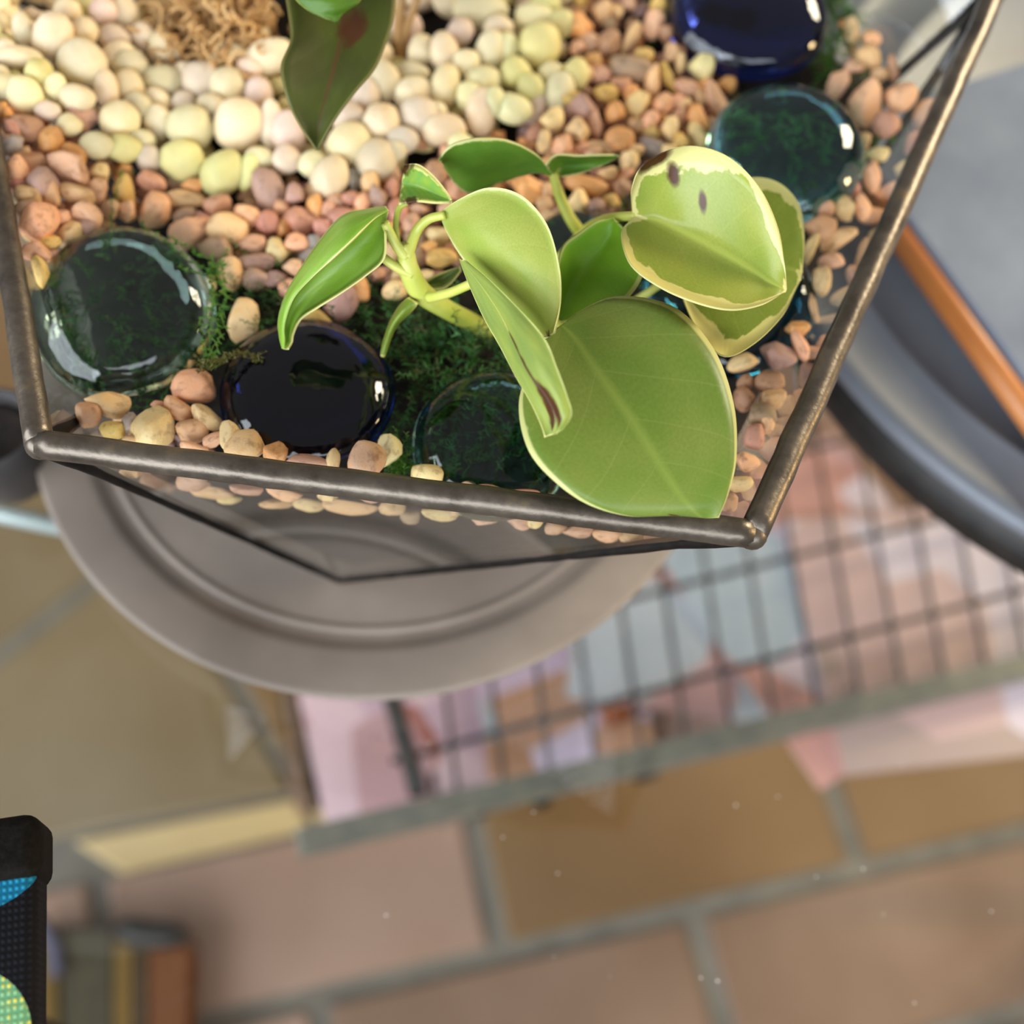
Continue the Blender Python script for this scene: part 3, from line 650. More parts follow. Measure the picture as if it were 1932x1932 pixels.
WH_TXT = """43,60,18,34,0,w 127,20,24,22,0,w 100,66,33,42,25,w 160,62,26,27,0,w 238,35,27,42,-8,w 195,20,25,22,0,x 215,72,28,25,0,x 35,108,46,20,8,w 75,138,26,26,0,u 105,165,22,26,0,v 43,182,34,35,0,v 5,160,18,36,0,w 155,122,42,44,10,w 225,105,30,25,0,w 245,123,32,27,0,w 314,97,34,36,0,w 428,105,37,23,-5,w 503,108,47,30,-30,w 381,156,36,36,0,x 308,156,38,33,0,v 240,170,30,35,0,v 430,165,33,35,0,w 487,175,25,30,0,x 146,185,32,25,0,w 200,170,22,36,0,w 298,195,25,28,0,w 360,245,44,43,0,v 450,238,44,48,20,w 512,235,25,45,0,x 545,252,30,40,0,x 226,230,35,36,0,v 298,232,24,32,0,w 182,275,30,24,0,v 232,280,33,25,0,u 345,305,42,38,0,u 418,325,38,45,30,u 468,325,20,35,20,u 490,300,27,22,0,v 280,300,22,25,0,x 722,155,30,38,0,w 780,178,36,30,0,w 840,169,29,43,10,v 778,140,30,20,0,w 838,100,26,37,0,w 797,98,26,30,0,w 925,95,27,37,10,w 870,62,26,25,0,x 905,22,50,30,0,v 940,55,26,25,0,w 1020,88,40,42,0,u 1008,35,36,25,0,v 1030,12,30,22,0,u 912,155,33,30,0,v 971,136,30,28,0,u 1003,170,25,30,-20,u 968,205,34,27,20,v 908,212,27,42,8,w 722,235,38,36,0,w 790,220,36,36,0,x 835,245,42,28,0,w 660,278,42,43,0,v 710,303,40,36,-25,w 930,195,22,28,0,v 1055,175,27,36,10,v 1085,140,25,30,0,u 620,335,35,43,20,w 690,185,25,36,0,x 660,225,30,30,0,x 590,310,26,24,0,v 760,265,28,24,0,x 870,270,26,18,0,v 880,120,25,24,0,w 885,185,24,28,0,v 955,90,22,28,0,v 1060,45,26,26,0,u 1040,140,24,22,0,v 745,285,22,20,0,w 820,215,26,22,0,w 540,300,28,26,0,x 270,70,22,26,0,w 350,140,26,22,0,w 10,100,22,24,0,w 350,195,26,22,0,x 400,200,26,22,0,w 130,235,24,20,0,v 268,265,24,20,0,v 90,210,22,18,0,x 470,130,24,20,0,x 260,200,24,24,0,w"""
placed, PEBS = [], []
def sst(e0, e1, x):
    t_ = min(1, max(0, (x - e0) / (e1 - e0))); return t_ * t_ * (3 - 2 * t_)
def hill(px, py):                           # the gravel is heaped up towards the side rim and the back
    return 12.5 * sst(330, 30, px) * sst(640, 470, py) + 3.0 * sst(420, 60, py) * sst(1500, 1100, px)
def parse(txt):
    return [(float(a), float(b), float(c), float(d), float(e), f) for a, b, c, d, e, f in (q.split(',') for q in txt.split())]
def add_peb(px, py, rx, ry, rot, colk, kind, z, pos=None):
    lib = WM if kind == 'w' else PM
    me, shp = lib[R.randrange(len(lib))]
    p = pos if pos is not None else at(px, py, z)
    k = scale_at(p); a, b = rx / k * 1.1, ry / k * 1.1; c = min(a, b) * R.uniform(.75, .95)
    if pos is None: p = push_in(p, min(a, b, c) * .95)
    v = (CAM - p).normalized(); x0 = (IR - v * IR.dot(v)).normalized(); y0 = v.cross(x0)
    th = math.radians(-rot); x1 = x0 * math.cos(th) + y0 * math.sin(th); y1 = v.cross(x1)
    fl_ = R.choice((1, -1)); M = Matrix((x1 * a * fl_, y1 * b * fl_, v * c)).transposed().to_4x4()
    name = 'white_pebble' if kind == 'w' else 'pebble'
    o = bpy.data.objects.new(name, me); COL.objects.link(o)
    o.matrix_world = Matrix.Translation(p * S) @ (Matrix.Diagonal((S, S, S, 1)) @ M)
    cw, rgb = PALW[colk]; j = R.uniform(.93, 1.07); l_ = lin(*[min(250, q * j * w_ * R.uniform(.98, 1.02)) for q, w_ in zip(rgb, (1.01, .985, .905) if kind == 'p' else (.955, .955, .955))]); o.color = l_
    asp = max(rx, ry) / min(rx, ry)
    PEBS.append([o, px, py, cw, shp + (' long' if asp > 1.8 else ' oval' if asp > 1.3 else ' round'), kind])
    placed.append((px, py, (rx + ry) / 2, kind))
for q in parse(PK_TXT):
    add_peb(*q, 'p', ZS + R.uniform(-1.2, .6) + hill(q[0], q[1]) + ((8.5 if q[1] > 815 and 420 < q[0] < 700 else 4.5) if q[1] > 700 and q[0] < 1330 else 2.5 if q[0] > 1370 and q[1] > 280 else 0))
for q in parse(WH_TXT): add_peb(*q, 'w', ZS + R.uniform(-.5, 1.5) + hill(q[0], q[1]))
def on_pane(px, py, pi, off):
    c, n = PAN[pi]; d = ray(px, py); c2 = c + n * off
    return CAM + d * ((c2 - CAM).dot(n) / d.dot(n))
for q in parse(GL_TXT):
    p = at(q[0], q[1], ZS - 5); k = scale_at(p); r_ = min(q[2], q[3]) / k * .85
    add_peb(*q, 'p', 0, on_pane(q[0], q[1], 0, r_ + .3))
WZONE = [(-150, -100), (-100, 190), (80, 205), (170, 250), (330, 360), (430, 350), (560, 320), (640, 345), (760, 300), (830, 270), (950, 240), (1040, 200), (1075, 130), (1065, -100)]
PZ1 = [(-130, 215), (80, 225), (170, 270), (330, 372), (560, 345), (820, 290), (880, 480), (830, 530), (700, 545), (600, 560), (540, 540), (470, 540), (430, 500), (370, 480), (330, 420), (230, 415), (110, 480), (60, 540), (10, 520), (-60, 300)]
PZ2 = [(830, 285), (1050, 230), (1100, -60), (1265, -60), (1270, 80), (1380, 160), (1330, 290), (1240, 330), (1190, 400), (1060, 420), (900, 380)]
GAPS = [(525, 25, 50), (810, 45, 48), (395, 60, 75), (755, 100, 30)]
def fill(zone, kind, cols, r0, r1, tries, cap, dz, sep):
    xs = [q[0] for q in zone]; ys = [q[1] for q in zone]; nadd = 0
    for _ in range(tries):
        x, y = R.uniform(min(xs), max(xs)), R.uniform(min(ys), max(ys))
        if not inside((x, y), zone) or any((x - a) ** 2 + (y - b) ** 2 < c * c for a, b, c in GAPS): continue
        r = R.uniform(r0, r1)
        if any((x - a) ** 2 + (y - b) ** 2 < (sep * (r + c)) ** 2 for a, b, c, _k in placed): continue
        add_peb(x, y, r * R.uniform(.8, 1.25), r * R.uniform(.75, 1.05), R.uniform(-90, 90), R.choice(cols), kind, ZS + dz + R.uniform(-1, 1) + hill(x, y))
        nadd += 1
        if nadd >= cap: break
fill(WZONE, 'w', 'wwxvv', 22, 34, 6000, 40, -2, .62)
fill(PZ1, 'p', 'pbtsmrko', 16, 24, 5000, 38, -2, .62)
fill(PZ2, 'p', 'tobspyk', 13, 20, 5000, 34, -2, .62)
# unique descriptions
groups = {}
for e in PEBS:
    d = sorted(((e[1] - m[0][0]) ** 2 + (e[2] - m[0][1]) ** 2, m[1]) for m in MARKS)[0]
    e += [d[0], d[1]]
    groups.setdefault((e[3], d[1]), None)
for (cw, mk_name) in groups:
    mpos = [m[0] for m in MARKS if m[1] == mk_name][0]
    same = sorted([e for e in PEBS if e[3] == cw], key=lambda e: (e[1] - mpos[0]) ** 2 + (e[2] - mpos[1]) ** 2)
    for r_, e in enumerate(same):
        if e[7] == mk_name:
            o = e[0]; od_ = ordw(r_); od_ = 'closest' if r_ == 0 else od_ + ' closest'
            tag(o, '%s %s pebble, %s %s one to %s' % (e[4], cw, od_, cw, mk_name), 'pebble', 'polished pale pebbles' if e[5] == 'w' else 'pink and tan gravel pebbles')
# the lower layer that shows only through the gaps
def bed(name, zones, cols, r0, r1, n, lab, mat):
    b = MB(); ci = []
    shapes = [stone(LV, 90 + i, .3) for i in range(8)]; pts = []
    for _ in range(n * 8):
        z = R.choice(zones); xs = [q[0] for q in z]; ys = [q[1] for q in z]
        x, y = R.uniform(min(xs), max(xs)), R.uniform(min(ys), max(ys))
        if not inside((x, y), z) or any((x - a) ** 2 + (y - b_) ** 2 < c * c for a, b_, c in GAPS): continue
        if name == 'pale_pebble_bed' and (inside((x, y), PZ1) or inside((x, y), PZ2)): continue
        r = R.uniform(r0, r1)
        if any((x - a) ** 2 + (y - q) ** 2 < (.8 * r) ** 2 for a, q in pts): continue
        pts.append((x, y)); p = push_in(at(x, y, ZS - 5.5 + R.uniform(-.8, .8) + hill(x, y)), 3.2); r /= scale_at(p)
        rot = Matrix.Rotation(R.uniform(0, 6), 3, 'X') @ Matrix.Rotation(R.uniform(0, 6), 3, 'Z'); sh = R.choice(shapes)
        b.add([p + rot @ Vector((q.x * r * 1.1, q.y * r * .8, q.z * r * .65)) for q in sh], LF)
        if len(pts) >= n: break
    o = b.build(name, mat, None, b.v[0]); tag(o, lab, 'gravel', None, 'stuff')
def bed_mat(name, stops):
    m, nt, out = newmat(name); t = NT(nt); g = t.n('NewGeometry')
    b = t.n('BsdfPrincipled'); t.l(t.ramp(g.outputs['Random Per Island'], stops, 'CONSTANT'), b.inputs['Base Color']); b.inputs['Roughness'].default_value = .6
    t.l(b.outputs[0], out.inputs[0]); return m
bed('pebble_bed', [PZ1, PZ2], 'x', 15, 22, 420, 'lower layer of pink and tan gravel seen between the top pebbles', bed_mat('gravel_mix', [(0, lin(190, 140, 115)), (.25, lin(165, 115, 95)), (.5, lin(205, 165, 125)), (.7, lin(150, 120, 110)), (.85, lin(215, 150, 90))]))
bed('pale_pebble_bed', [WZONE], 'x', 24, 34, 260, 'lower layer of pale pebbles seen between the top ones', bed_mat('pale_mix', [(0, lin(230, 210, 170)), (.4, lin(225, 212, 150)), (.75, lin(220, 195, 165))]))
front = [(180, 770), (260, 800), (400, 850), (500, 870), (650, 890), (850, 930), (1100, 960), (1390, 985), (1330, 1000), (1000, 965), (600, 910), (250, 850)]
bed('rim_pebble_bed', [front], 'x', 13, 20, 80, 'lower gravel along the front glass', bpy.data.materials['gravel_mix'])

# ------------------------------------------------------------------ moss
def moss_mat(name, cols):
    m, nt, out = newmat(name); t = NT(nt); g = t.n('NewGeometry')
    c = t.ramp(g.outputs['Random Per Island'], [(i / (len(cols) - 1), q) for i, q in enumerate(cols)])
    b = t.n('BsdfPrincipled'); t.l(c, b.inputs['Base Color']); b.inputs['Roughness'].default_value = .6
    tl = t.n('BsdfTranslucent'); t.l(c, tl.inputs[0]); mx = t.n('MixShader'); mx.inputs[0].default_value = .25
    t.l(b.outputs[0], mx.inputs[1]); t.l(tl.outputs[0], mx.inputs[2]); t.l(mx.outputs[0], out.inputs[0]); return m
M_moss = moss_mat('moss_green', [lin(16, 30, 10), lin(40, 84, 26), lin(64, 120, 42), lin(50, 104, 52), lin(84, 84, 34)])
M_mossb = moss_mat('moss_bright', [lin(40, 84, 24), lin(70, 120, 30), lin(84, 130, 40), lin(96, 120, 36)])
M_mossd = moss_mat('moss_dry', [lin(96, 92, 36), lin(120, 112, 50), lin(84, 92, 36)])
def frond(b, pts, rad, leaf, step=1):
    pts = [Vector(p) for p in pts]; V, F = [], []
    for i, p in enumerate(pts):
        t_ = (pts[min(i + 1, len(pts) - 1)] - pts[max(i - 1, 0)]).normalized()
        s_ = t_.cross(Vector((0, .3, 1))); s_ = s_.normalized() if s_.length > .01 else Vector((1, 0, 0))
        w_ = s_ * rad * (1 - .6 * i / len(pts)); V += [p - w_, p + w_]
        if i:
            k = len(V); F.append((k - 4, k - 3, k - 1, k - 2))
        if i % step == 0 and leaf:
            ll = leaf * (1 - .5 * i / len(pts)) * R.uniform(.45, 1.5)
            for sg in (-1, 1):
                tip = p + (s_ * sg * .85 + t_ * .65 + Vector((R.gauss(0, .35), R.gauss(0, .35), R.uniform(-.2, .4)))).normalized() * ll
                mid = p.lerp(tip, .5) + t_ * ll * .12
                k = len(V); V += [p - t_ * rad * .6, p + t_ * rad * 1.2, mid + t_ * .12 * ll, tip, mid - t_ * .12 * ll]; F.append((k, k + 4, k + 3, k + 2, k + 1)); 
    b.add(V, F)
def moss(zone, n, lmin, lmax, leaf, mat, lab, zoff=-6, up=.8):
    xs = [q[0] for q in zone]; ys = [q[1] for q in zone]; b = MB(); c = 0
    while c < n:
        x, y = R.uniform(min(xs), max(xs)), R.uniform(min(ys), max(ys))
        if not inside((x, y), zone): continue
        c += 1; p = at(x, y, ZS + zoff + R.uniform(-1, 1.5)); d = Vector((R.gauss(0, 1), R.gauss(0, 1), abs(R.gauss(up, .5)))).normalized(); L = R.uniform(lmin, lmax); pts = [p]
        for k in range(9):
            d = (d + Vector((R.gauss(0, .22), R.gauss(0, .22), R.gauss(-.08, .18)))).normalized(); pts.append(pts[-1] + d * L / 9)
        frond(b, [push_in(q, .5) for q in pts], .2, leaf)
    o = b.build('moss', mat, None, b.v[0], False); tag(o, lab, 'moss', None, 'stuff')
MZ = [(640, 560), (700, 545), (780, 560), (900, 600), (980, 640), (1000, 760), (960, 800), (900, 790), (800, 770), (745, 700), (690, 640), (630, 650)]
moss(MZ, 150, 9, 17, 2.5, M_moss, 'dark green feathery moss around the foot of the variegated plant', -5)
moss([(440, 500), (600, 530), (620, 640), (520, 650), (480, 690), (430, 690)], 90, 6, 12, 1.6, M_moss, 'dark moss between the green and cobalt gems and the gravel', -5)
moss([(735, 700), (790, 720), (790, 900), (760, 910), (720, 840)], 40, 4, 8, 1.1, M_moss, 'moss in the gap between the cobalt and teal gems', -5)
moss([(725, 895), (765, 850), (785, 880), (760, 905)], 26, 6, 9, 1.5, M_mossb, 'bright moss tuft poking out behind the front rim', -2, 1.4)
moss([(1240, -40), (1300, -30), (1290, 60), (1245, 70)], 90, 5, 10, 1.4, M_mossb, 'bright green moss in front of the navy gem', -3)
moss([(1555, -40), (1612, -20), (1590, 150), (1545, 120), (1560, 60)], 150, 6, 11, 1.5, M_mossb, 'bright green moss between the navy gem and the side pebbles', -3)
moss([(1640, 260), (1690, 215), (1680, 260), (1665, 275)], 22, 3, 6, .9, M_mossb, 'small moss sprig pressed against the side glass', -3, .5)
moss([(1190, 290), (1300, 250), (1280, 300), (1210, 420), (1150, 420)], 80, 4, 8, 1.1, M_mossb, 'moss showing between gravel and the variegated leaf', -5)
moss([(600, 330), (650, 700), (1400, 700), (1400, 300), (1250, 300)], 60, 4, 8, 1.1, M_moss, 'sparse moss under the variegated leaves', -6)
moss([(280, 735), (340, 755), (330, 775), (240, 770)], 26, 4, 7, .7, M_moss, 'moss threads below the green gem', -4, .2)
moss([(90, 500), (180, 450), (300, 450), (380, 540), (390, 640), (300, 730), (180, 720), (100, 640)], 130, 5, 9, 1.6, M_moss, 'dark moss seen through the big clear green gem', -7, .15)
moss([(800, 780), (1050, 780), (1050, 900), (820, 900)], 70, 5, 9, 1.6, M_moss, 'dark moss seen through the front teal gem', -7, .15)
moss([(1360, 200), (1600, 200), (1600, 380), (1360, 380)], 90, 5, 9, 1.6, M_mossb, 'moss seen through the smoky teal gem', -6, .15)
b = MB()
def strand(pts, z, leaf, rad=.3, sub=8):
    P_ = [Vector(q) + Vector((R.gauss(0, .4), R.gauss(0, .4), R.gauss(0, .4))) for q in crom([at(x + R.gauss(0, 3), y, ZS + zz) for (x, y), zz in zip(pts, z)], sub)]; frond(b, P_, rad, leaf)
strand([(208, 475), (207, 420), (215, 365), (235, 325), (255, 322)], [9, 7, 6, 6, 5], .5, .45)
strand([(195, 455), (207, 470), (222, 440)], [9, 10, 8], 1.0, .5)
strand([(250, 432), (300, 452), (345, 478), (392, 510)], [8, 9, 9, 8], 1.6, .5)
strand([(275, 425), (330, 455), (380, 480), (420, 500)], [8, 8, 9, 8], 1.5, .5)
strand([(335, 505), (385, 515), (415, 495), (428, 470)], [9, 9, 8, 7], 1.3, .55)
for dx in (-12, -4, 4, 13):
    strand([(405 + dx, 500), (410 + dx, 560), (404 + dx * 1.5, 620), (398 + dx, 690)], [7, 9, 8, 6], 1.7, .4)
o = b.build('moss', M_mossb, None, b.v[0], False); tag(o, 'bright moss strands draped over the big clear green gem', 'moss', None, 'stuff')
b = MB()
for k in range(7):
    j = lambda: R.uniform(-9, 9)
    strand([(372 + j(), 694 + j()), (410 + j(), 684 + j()), (450 + j(), 664 + j() * .6), (492 + j(), 676 + j())], [8, 9, 9, 8.5], .8, .25)
o = b.build('moss', M_mossd, None, b.v[0], False); tag(o, 'dry olive moss wisp lying between the green and cobalt gems', 'moss', None, 'stuff')
# sphagnum
b = MB()
for _ in range(420):
    x, y = R.gauss(395, 62), R.gauss(40, 52)
    if not (275 < x < 520 and -120 < y < 135): continue
    p = at(x, y, ZS + R.uniform(0, 9)); d = Vector((R.gauss(0, 1), R.gauss(0, 1), R.gauss(0, .6))).normalized(); pts = [p]
    for k in range(8):
        d = (d + Vector((R.gauss(0, .5), R.gauss(0, .5), R.gauss(0, .4)))).normalized(); pts.append(pts[-1] + d * 1.1)
    b.tube(pts, [R.uniform(.25, .7)] * 9, 5)
for x, y, r in ((330, 30, 60), (400, 20, 70), (460, 40, 60), (380, 70, 50), (440, 85, 35)):
    p = at(x, y, ZS - 1); rr = r / scale_at(p); b.add([p + Vector((q.x, q.y, q.z * .8)) * rr * (1 + .4 * noise.noise(q * 3)) for q in IV], IF)
o = b.build('dried_moss', moss_mat('sphagnum', [lin(170, 124, 70), lin(222, 180, 120), lin(204, 160, 100), lin(232, 196, 140)]), None, b.v[0]); tag(o, 'clump of dry tan sphagnum moss among the pale pebbles', 'moss', None, 'stuff')

# ================================================================== plants
G_LIGHT, G_MID, G_YEL, G_DEEP = lin(150, 180, 70), lin(120, 160, 56), lin(172, 186, 78), lin(86, 128, 36)
CREAM = lin(226, 222, 142)
def leaf_patch(stations, sub=6, nx=13, rnd=.5, zl=0.0):
    rows = crom([tuple(c for p in ((at(s[0], s[1], ZS + s[2])), at(s[3], s[4], ZS + s[5]), at(s[6], s[7], ZS + s[8])) for c in p) for s in stations], sub)
    g = []
    for r in rows:
        L, M, Q = Vector(r[0:3]), Vector(r[3:6]), Vector(r[6:9]); row = []
        for k in range(nx):
            u = -1 + 2 * k / (nx - 1)
            li = M + (L - M) * -u if u < 0 else M + (Q - M) * u
            qd = L * (u * (u - 1) / 2) + M * (1 - u * u) + Q * (u * (u + 1) / 2)
            row.append(li.lerp(qd, rnd))
        g.append(row)
    return g
def leaf_obj(patches, mat, parent, thick=.55, name='leaf', back=None, label=None):
    V, F, UV, MI = [], [], [], []
    for g in patches:
        ny, nx = len(g), len(g[0]); N = []
        for i in range(ny):
            for k in range(nx):
                a = g[min(i + 1, ny - 1)][k] - g[max(i - 1, 0)][k]; c = g[i][min(k + 1, nx - 1)] - g[i][max(k - 1, 0)]
                nn = c.cross(a); N.append(nn.normalized() if nn.length > 1e-6 else Vector((0, 0, 1)))
        up = sum(n_.dot((CAM - g[0][0]).normalized()) for n_ in N)
        if up < 0: N = [-n_ for n_ in N]
        b0 = len(V)
        for sgn in (1, -1):
            for i in range(ny):
                for k in range(nx):
                    w_ = noise.noise(g[i][k] * .05) * .35
                    V.append(g[i][k] + N[i * nx + k] * (thick / 2 * sgn + w_)); UV.append((k / (nx - 1), i / (ny - 1)))
        o2 = b0 + ny * nx; ix = lambda i, k: b0 + i * nx + k; iy = lambda i, k: o2 + i * nx + k
        flip = up < 0
        for i in range(ny - 1):
            for k in range(nx - 1):
                q = (ix(i, k), ix(i, k + 1), ix(i + 1, k + 1), ix(i + 1, k)); F.append(q[::-1] if flip else q); MI.append(0)
                q = (iy(i, k), iy(i, k + 1), iy(i + 1, k + 1), iy(i + 1, k)); F.append(q if flip else q[::-1]); MI.append(1 if back else 0)
        bd_ = [(0, k) for k in range(nx)] + [(i, nx - 1) for i in range(1, ny)] + [(ny - 1, k) for k in range(nx - 2, -1, -1)] + [(i, 0) for i in range(ny - 2, 0, -1)]
        for j in range(len(bd_)):
            a, c = bd_[j], bd_[(j + 1) % len(bd_)]; F.append((ix(*a), ix(*c), iy(*c), iy(*a))); MI.append(0)
    o = mk(name, V, F, mat, parent, None, True, UV, ([back], MI) if back else None)
    if label: o['label'] = label
    return o
pb = at(900, 615, ZS - 4)
plant = empty('variegated_plant', pb); tag(plant, 'small plant with thick cream edged green leaves rooted in dark moss', 'plant')
M_stem = surf('pale_stem', lin(172, 184, 66), lin(200, 200, 104), .4, 90, 0, .2)
def stalk(name, pts, parent=plant, mat=None):
    P_ = crom([tuple(at(x, y, ZS + z)) + (r,) for x, y, z, r in pts], 6)
    b = MB(); b.tube([Vector(q[:3]) for q in P_], [q[3] / scale_at(Vector(q[:3])) for q in P_], 12); return b.build(name, mat or M_stem, parent)
stalk('stem', [(925, 628, -5, 17), (890, 608, 0, 18), (840, 582, 9, 19), (795, 552, 17, 21), (772, 510, 23, 20), (766, 478, 26, 17), (760, 462, 28, 12)])
stalk('petiole', [(766, 486, 26, 11), (745, 458, 29, 10), (726, 420, 33, 9)])
stalk('petiole', [(768, 486, 26, 11), (785, 438, 29, 10), (808, 414, 32, 9), (840, 406, 34, 8)])
stalk('petiole', [(752, 468, 27, 7), (747, 430, 29, 6), (752, 395, 31, 6), (768, 383, 32, 5)])
stalk('petiole', [(778, 520, 23, 9), (745, 502, 25, 9), (718, 482, 26, 9)])
stalk('petiole', [(808, 562, 18, 10), (850, 552, 23, 9), (905, 528, 29, 9)])
stalk('petiole', [(1043, 326, 20, 9), (1056, 370, 15, 10), (1076, 412, 10, 11), (1096, 440, 4, 12)])
stalk('petiole', [(1200, 408, 29, 9), (1165, 410, 26, 9), (1130, 420, 20, 11), (1095, 446, 8, 11), (1010, 545, -4, 12)])
stalk('petiole', [(1290, 500, 20, 8), (1240, 540, 12, 8), (1150, 600, 0, 9)])
stalk('petiole', [(1075, 625, 28, 9), (1020, 600, 18, 9), (950, 610, 5, 10)])
L1 = [(728, 390, 35, 733, 398, 37, 727, 440, 33), (690, 395, 36, 706, 414, 40, 724, 488, 30), (645, 407, 34, 668, 452, 39, 690, 520, 27), (605, 452, 31, 630, 488, 36, 645, 552, 24), (565, 512, 26, 590, 524, 31, 600, 580, 21), (539, 560, 22, 555, 563, 26, 567, 602, 18), (526, 603, 19, 538, 611, 21, 552, 630, 16), (527, 635, 17, 538, 640, 18, 549, 645, 15), (532, 657, 15, 537, 659, 15, 542, 657, 15)]
def halves(st, over, dz=6.0, pull=.25):
    # a leaf folded along its midrib: one half lies over the other, whose inner edge runs under it
    A, B = [], []
    for L_, M_, R_ in ((q[0:3], q[3:6], q[6:9]) for q in st):
        if over == 'R': L_, R_ = R_, L_
        mid = lambda a, b, t_, z: (a[0] + (b[0] - a[0]) * t_, a[1] + (b[1] - a[1]) * t_, a[2] + (b[2] - a[2]) * t_ + z)
        wd = min(1.0, math.hypot(R_[0] - L_[0], R_[1] - L_[1]) / 60)
        A.append(tuple(L_) + mid(L_, M_, .55, 1.2 * wd) + tuple(M_))
        u_ = mid(M_, L_, pull, -dz * wd)
        B.append(tuple(R_) + mid(u_, R_, .5, -.4 * dz * wd) + u_)
    return [leaf_patch(A, nx=9, rnd=.8), leaf_patch(B, nx=9, rnd=.8)]
leaf_obj(halves(L1, 'L'), leaf_mat('leaf_folded', lin(150, 186, 78), lin(126, 166, 46), CREAM, .97, .04, 8, .2, None, (), .3, None, 1.3), plant)
L2 = [(762, 312, 36, 757, 350, 31, 752, 384, 33), (790, 312, 37, 785, 352, 31, 785, 379, 34), (822, 338, 36, 817, 364, 32, 820, 382, 34), (852, 377, 34, 852, 379, 34, 850, 382, 34)]
leaf_obj([leaf_patch(L2)], leaf_mat('leaf_curled', lin(120, 170, 80), lin(150, 180, 70), CREAM, .9, .04, 8, .5, None, ((.0, .0, .28, 1.0), (1.0, .25, .16, 1.0)), .3, None, 2.1), plant, label='small curled leaf with a torn brown edge')
L3 = [(828, 403, 33, 829, 405, 33, 830, 408, 33), (866, 377, 37, 854, 411, 34, 842, 434, 31), (925, 356, 41, 897, 430, 37, 862, 470, 29), (985, 371, 43, 940, 465, 38, 895, 514, 27), (1032, 424, 43, 980, 508, 38, 930, 547, 26), (1055, 500, 41, 1010, 556, 36, 975, 582, 27), (1058, 565, 38, 1030, 602, 34, 1008, 614, 28), (1046, 628, 34, 1037, 634, 32, 1028, 638, 31)]
leaf_obj([leaf_patch(L3, rnd=.7)], leaf_mat('leaf_centre', lin(172, 180, 84), lin(156, 174, 72), lin(212, 214, 140), 1.0, .06, 7, .2, None, ((.5, 1.02, .10, .6),), .38, None, 3.7), plant)
L4 = [(866, 488, 29, 872, 490, 30, 878, 492, 31), (884, 535, 29, 905, 532, 33, 925, 530, 36), (913, 600, 29, 942, 588, 35, 980, 585, 39), (945, 655, 30, 972, 648, 37, 1028, 640, 42), (975, 712, 31, 1000, 706, 38, 1050, 692, 42), (1002, 762, 32, 1032, 752, 38, 1070, 746, 41), (1020, 802, 32, 1048, 792, 37, 1079, 782, 39), (1028, 824, 32, 1044, 820, 34, 1062, 810, 36)]
leaf_obj(halves([tuple(c + (4 if k % 3 == 2 else 0) for k, c in enumerate(q)) for q in L4], 'R', 2.0, .12), leaf_mat('leaf_scorched', lin(160, 172, 78), lin(136, 156, 76), CREAM, 1.0, .06, 7, .3, None, ((1.0, .44, .07, .9), (1.0, .52, .07, .7), (1.0, .60, .09, .6), (.95, .69, .13, .55), (.85, .78, .14, .5), (.7, .86, .09, .6)), .3, None, 4.2), plant, label='hanging folded leaf with a scorched brown crease')
L5 = [(1158, 413, 27, 1162, 416, 28, 1166, 420, 28), (1126, 417, 28, 1150, 448, 24, 1184, 440, 28), (1090, 440, 27, 1125, 486, 21, 1205, 482, 28), (1062, 464, 26, 1098, 516, 19, 1210, 522, 27), (1050, 508, 25, 1076, 548, 19, 1174, 569, 25), (1044, 562, 24, 1060, 582, 20, 1110, 597, 23), (1040, 604, 22, 1045, 606, 22, 1056, 607, 22)]
leaf_obj([leaf_patch(L5, rnd=.45)], leaf_mat('leaf_bright', lin(140, 186, 52), lin(122, 172, 42), lin(198, 206, 120), 1.0, .05, 7, .15, None, (), .35, None, 5.5), plant)
L6 = [(1040, 628, 29, 1058, 614, 29, 1088, 592, 29), (1002, 690, 31, 1085, 640, 29, 1162, 560, 30), (979, 762, 32, 1125, 700, 30, 1268, 578, 31), (998, 850, 32, 1190, 790, 30, 1345, 657, 31), (1054, 915, 30, 1242, 872, 29, 1384, 762, 30), (1115, 954, 27, 1278, 928, 27, 1389, 862, 28), (1192, 973, 24, 1305, 960, 25, 1375, 925, 26), (1262, 970, 22, 1325, 975, 22, 1356, 977, 23)]
leaf_obj([leaf_patch(L6, rnd=.55)], leaf_mat('leaf_broad', lin(126, 142, 62), lin(108, 134, 50), lin(206, 206, 130), 1.02, .05, 6, .26, lin(136, 156, 68), ((.2, .95, .06, 2.2), (.27, .90, .04, 1.2)), .33, None, 6.4), plant, label='broad front leaf torn at the edge over the rim')
L7 = [(1193, 398, 30, 1197, 408, 29, 1186, 420, 30), (1192, 360, 36, 1216, 411, 29, 1172, 442, 32), (1216, 310, 42, 1252, 420, 29, 1190, 500, 34), (1290, 276, 45, 1306, 447, 30, 1250, 544, 34), (1366, 291, 45, 1366, 480, 30, 1320, 573, 34), (1426, 345, 42, 1412, 507, 30, 1380, 584, 33), (1463, 420, 38, 1447, 530, 29, 1432, 576, 31), (1479, 492, 33, 1470, 542, 29, 1464, 561, 29), (1482, 545, 28, 1482, 548, 28, 1480, 550, 28)]
leaf_obj([leaf_patch(L7, rnd=.4)], leaf_mat('leaf_variegated', lin(166, 174, 76), lin(148, 164, 68), lin(226, 218, 146), .80, .025, 3.6, .7, lin(190, 200, 92), ((.0, .28, .07, 1.2), (.14, .33, .026, .28), (.27, .42, .018, .22)), .22, None, 7.9), plant, label='round variegated leaf with cream patches and a brown rim scar')
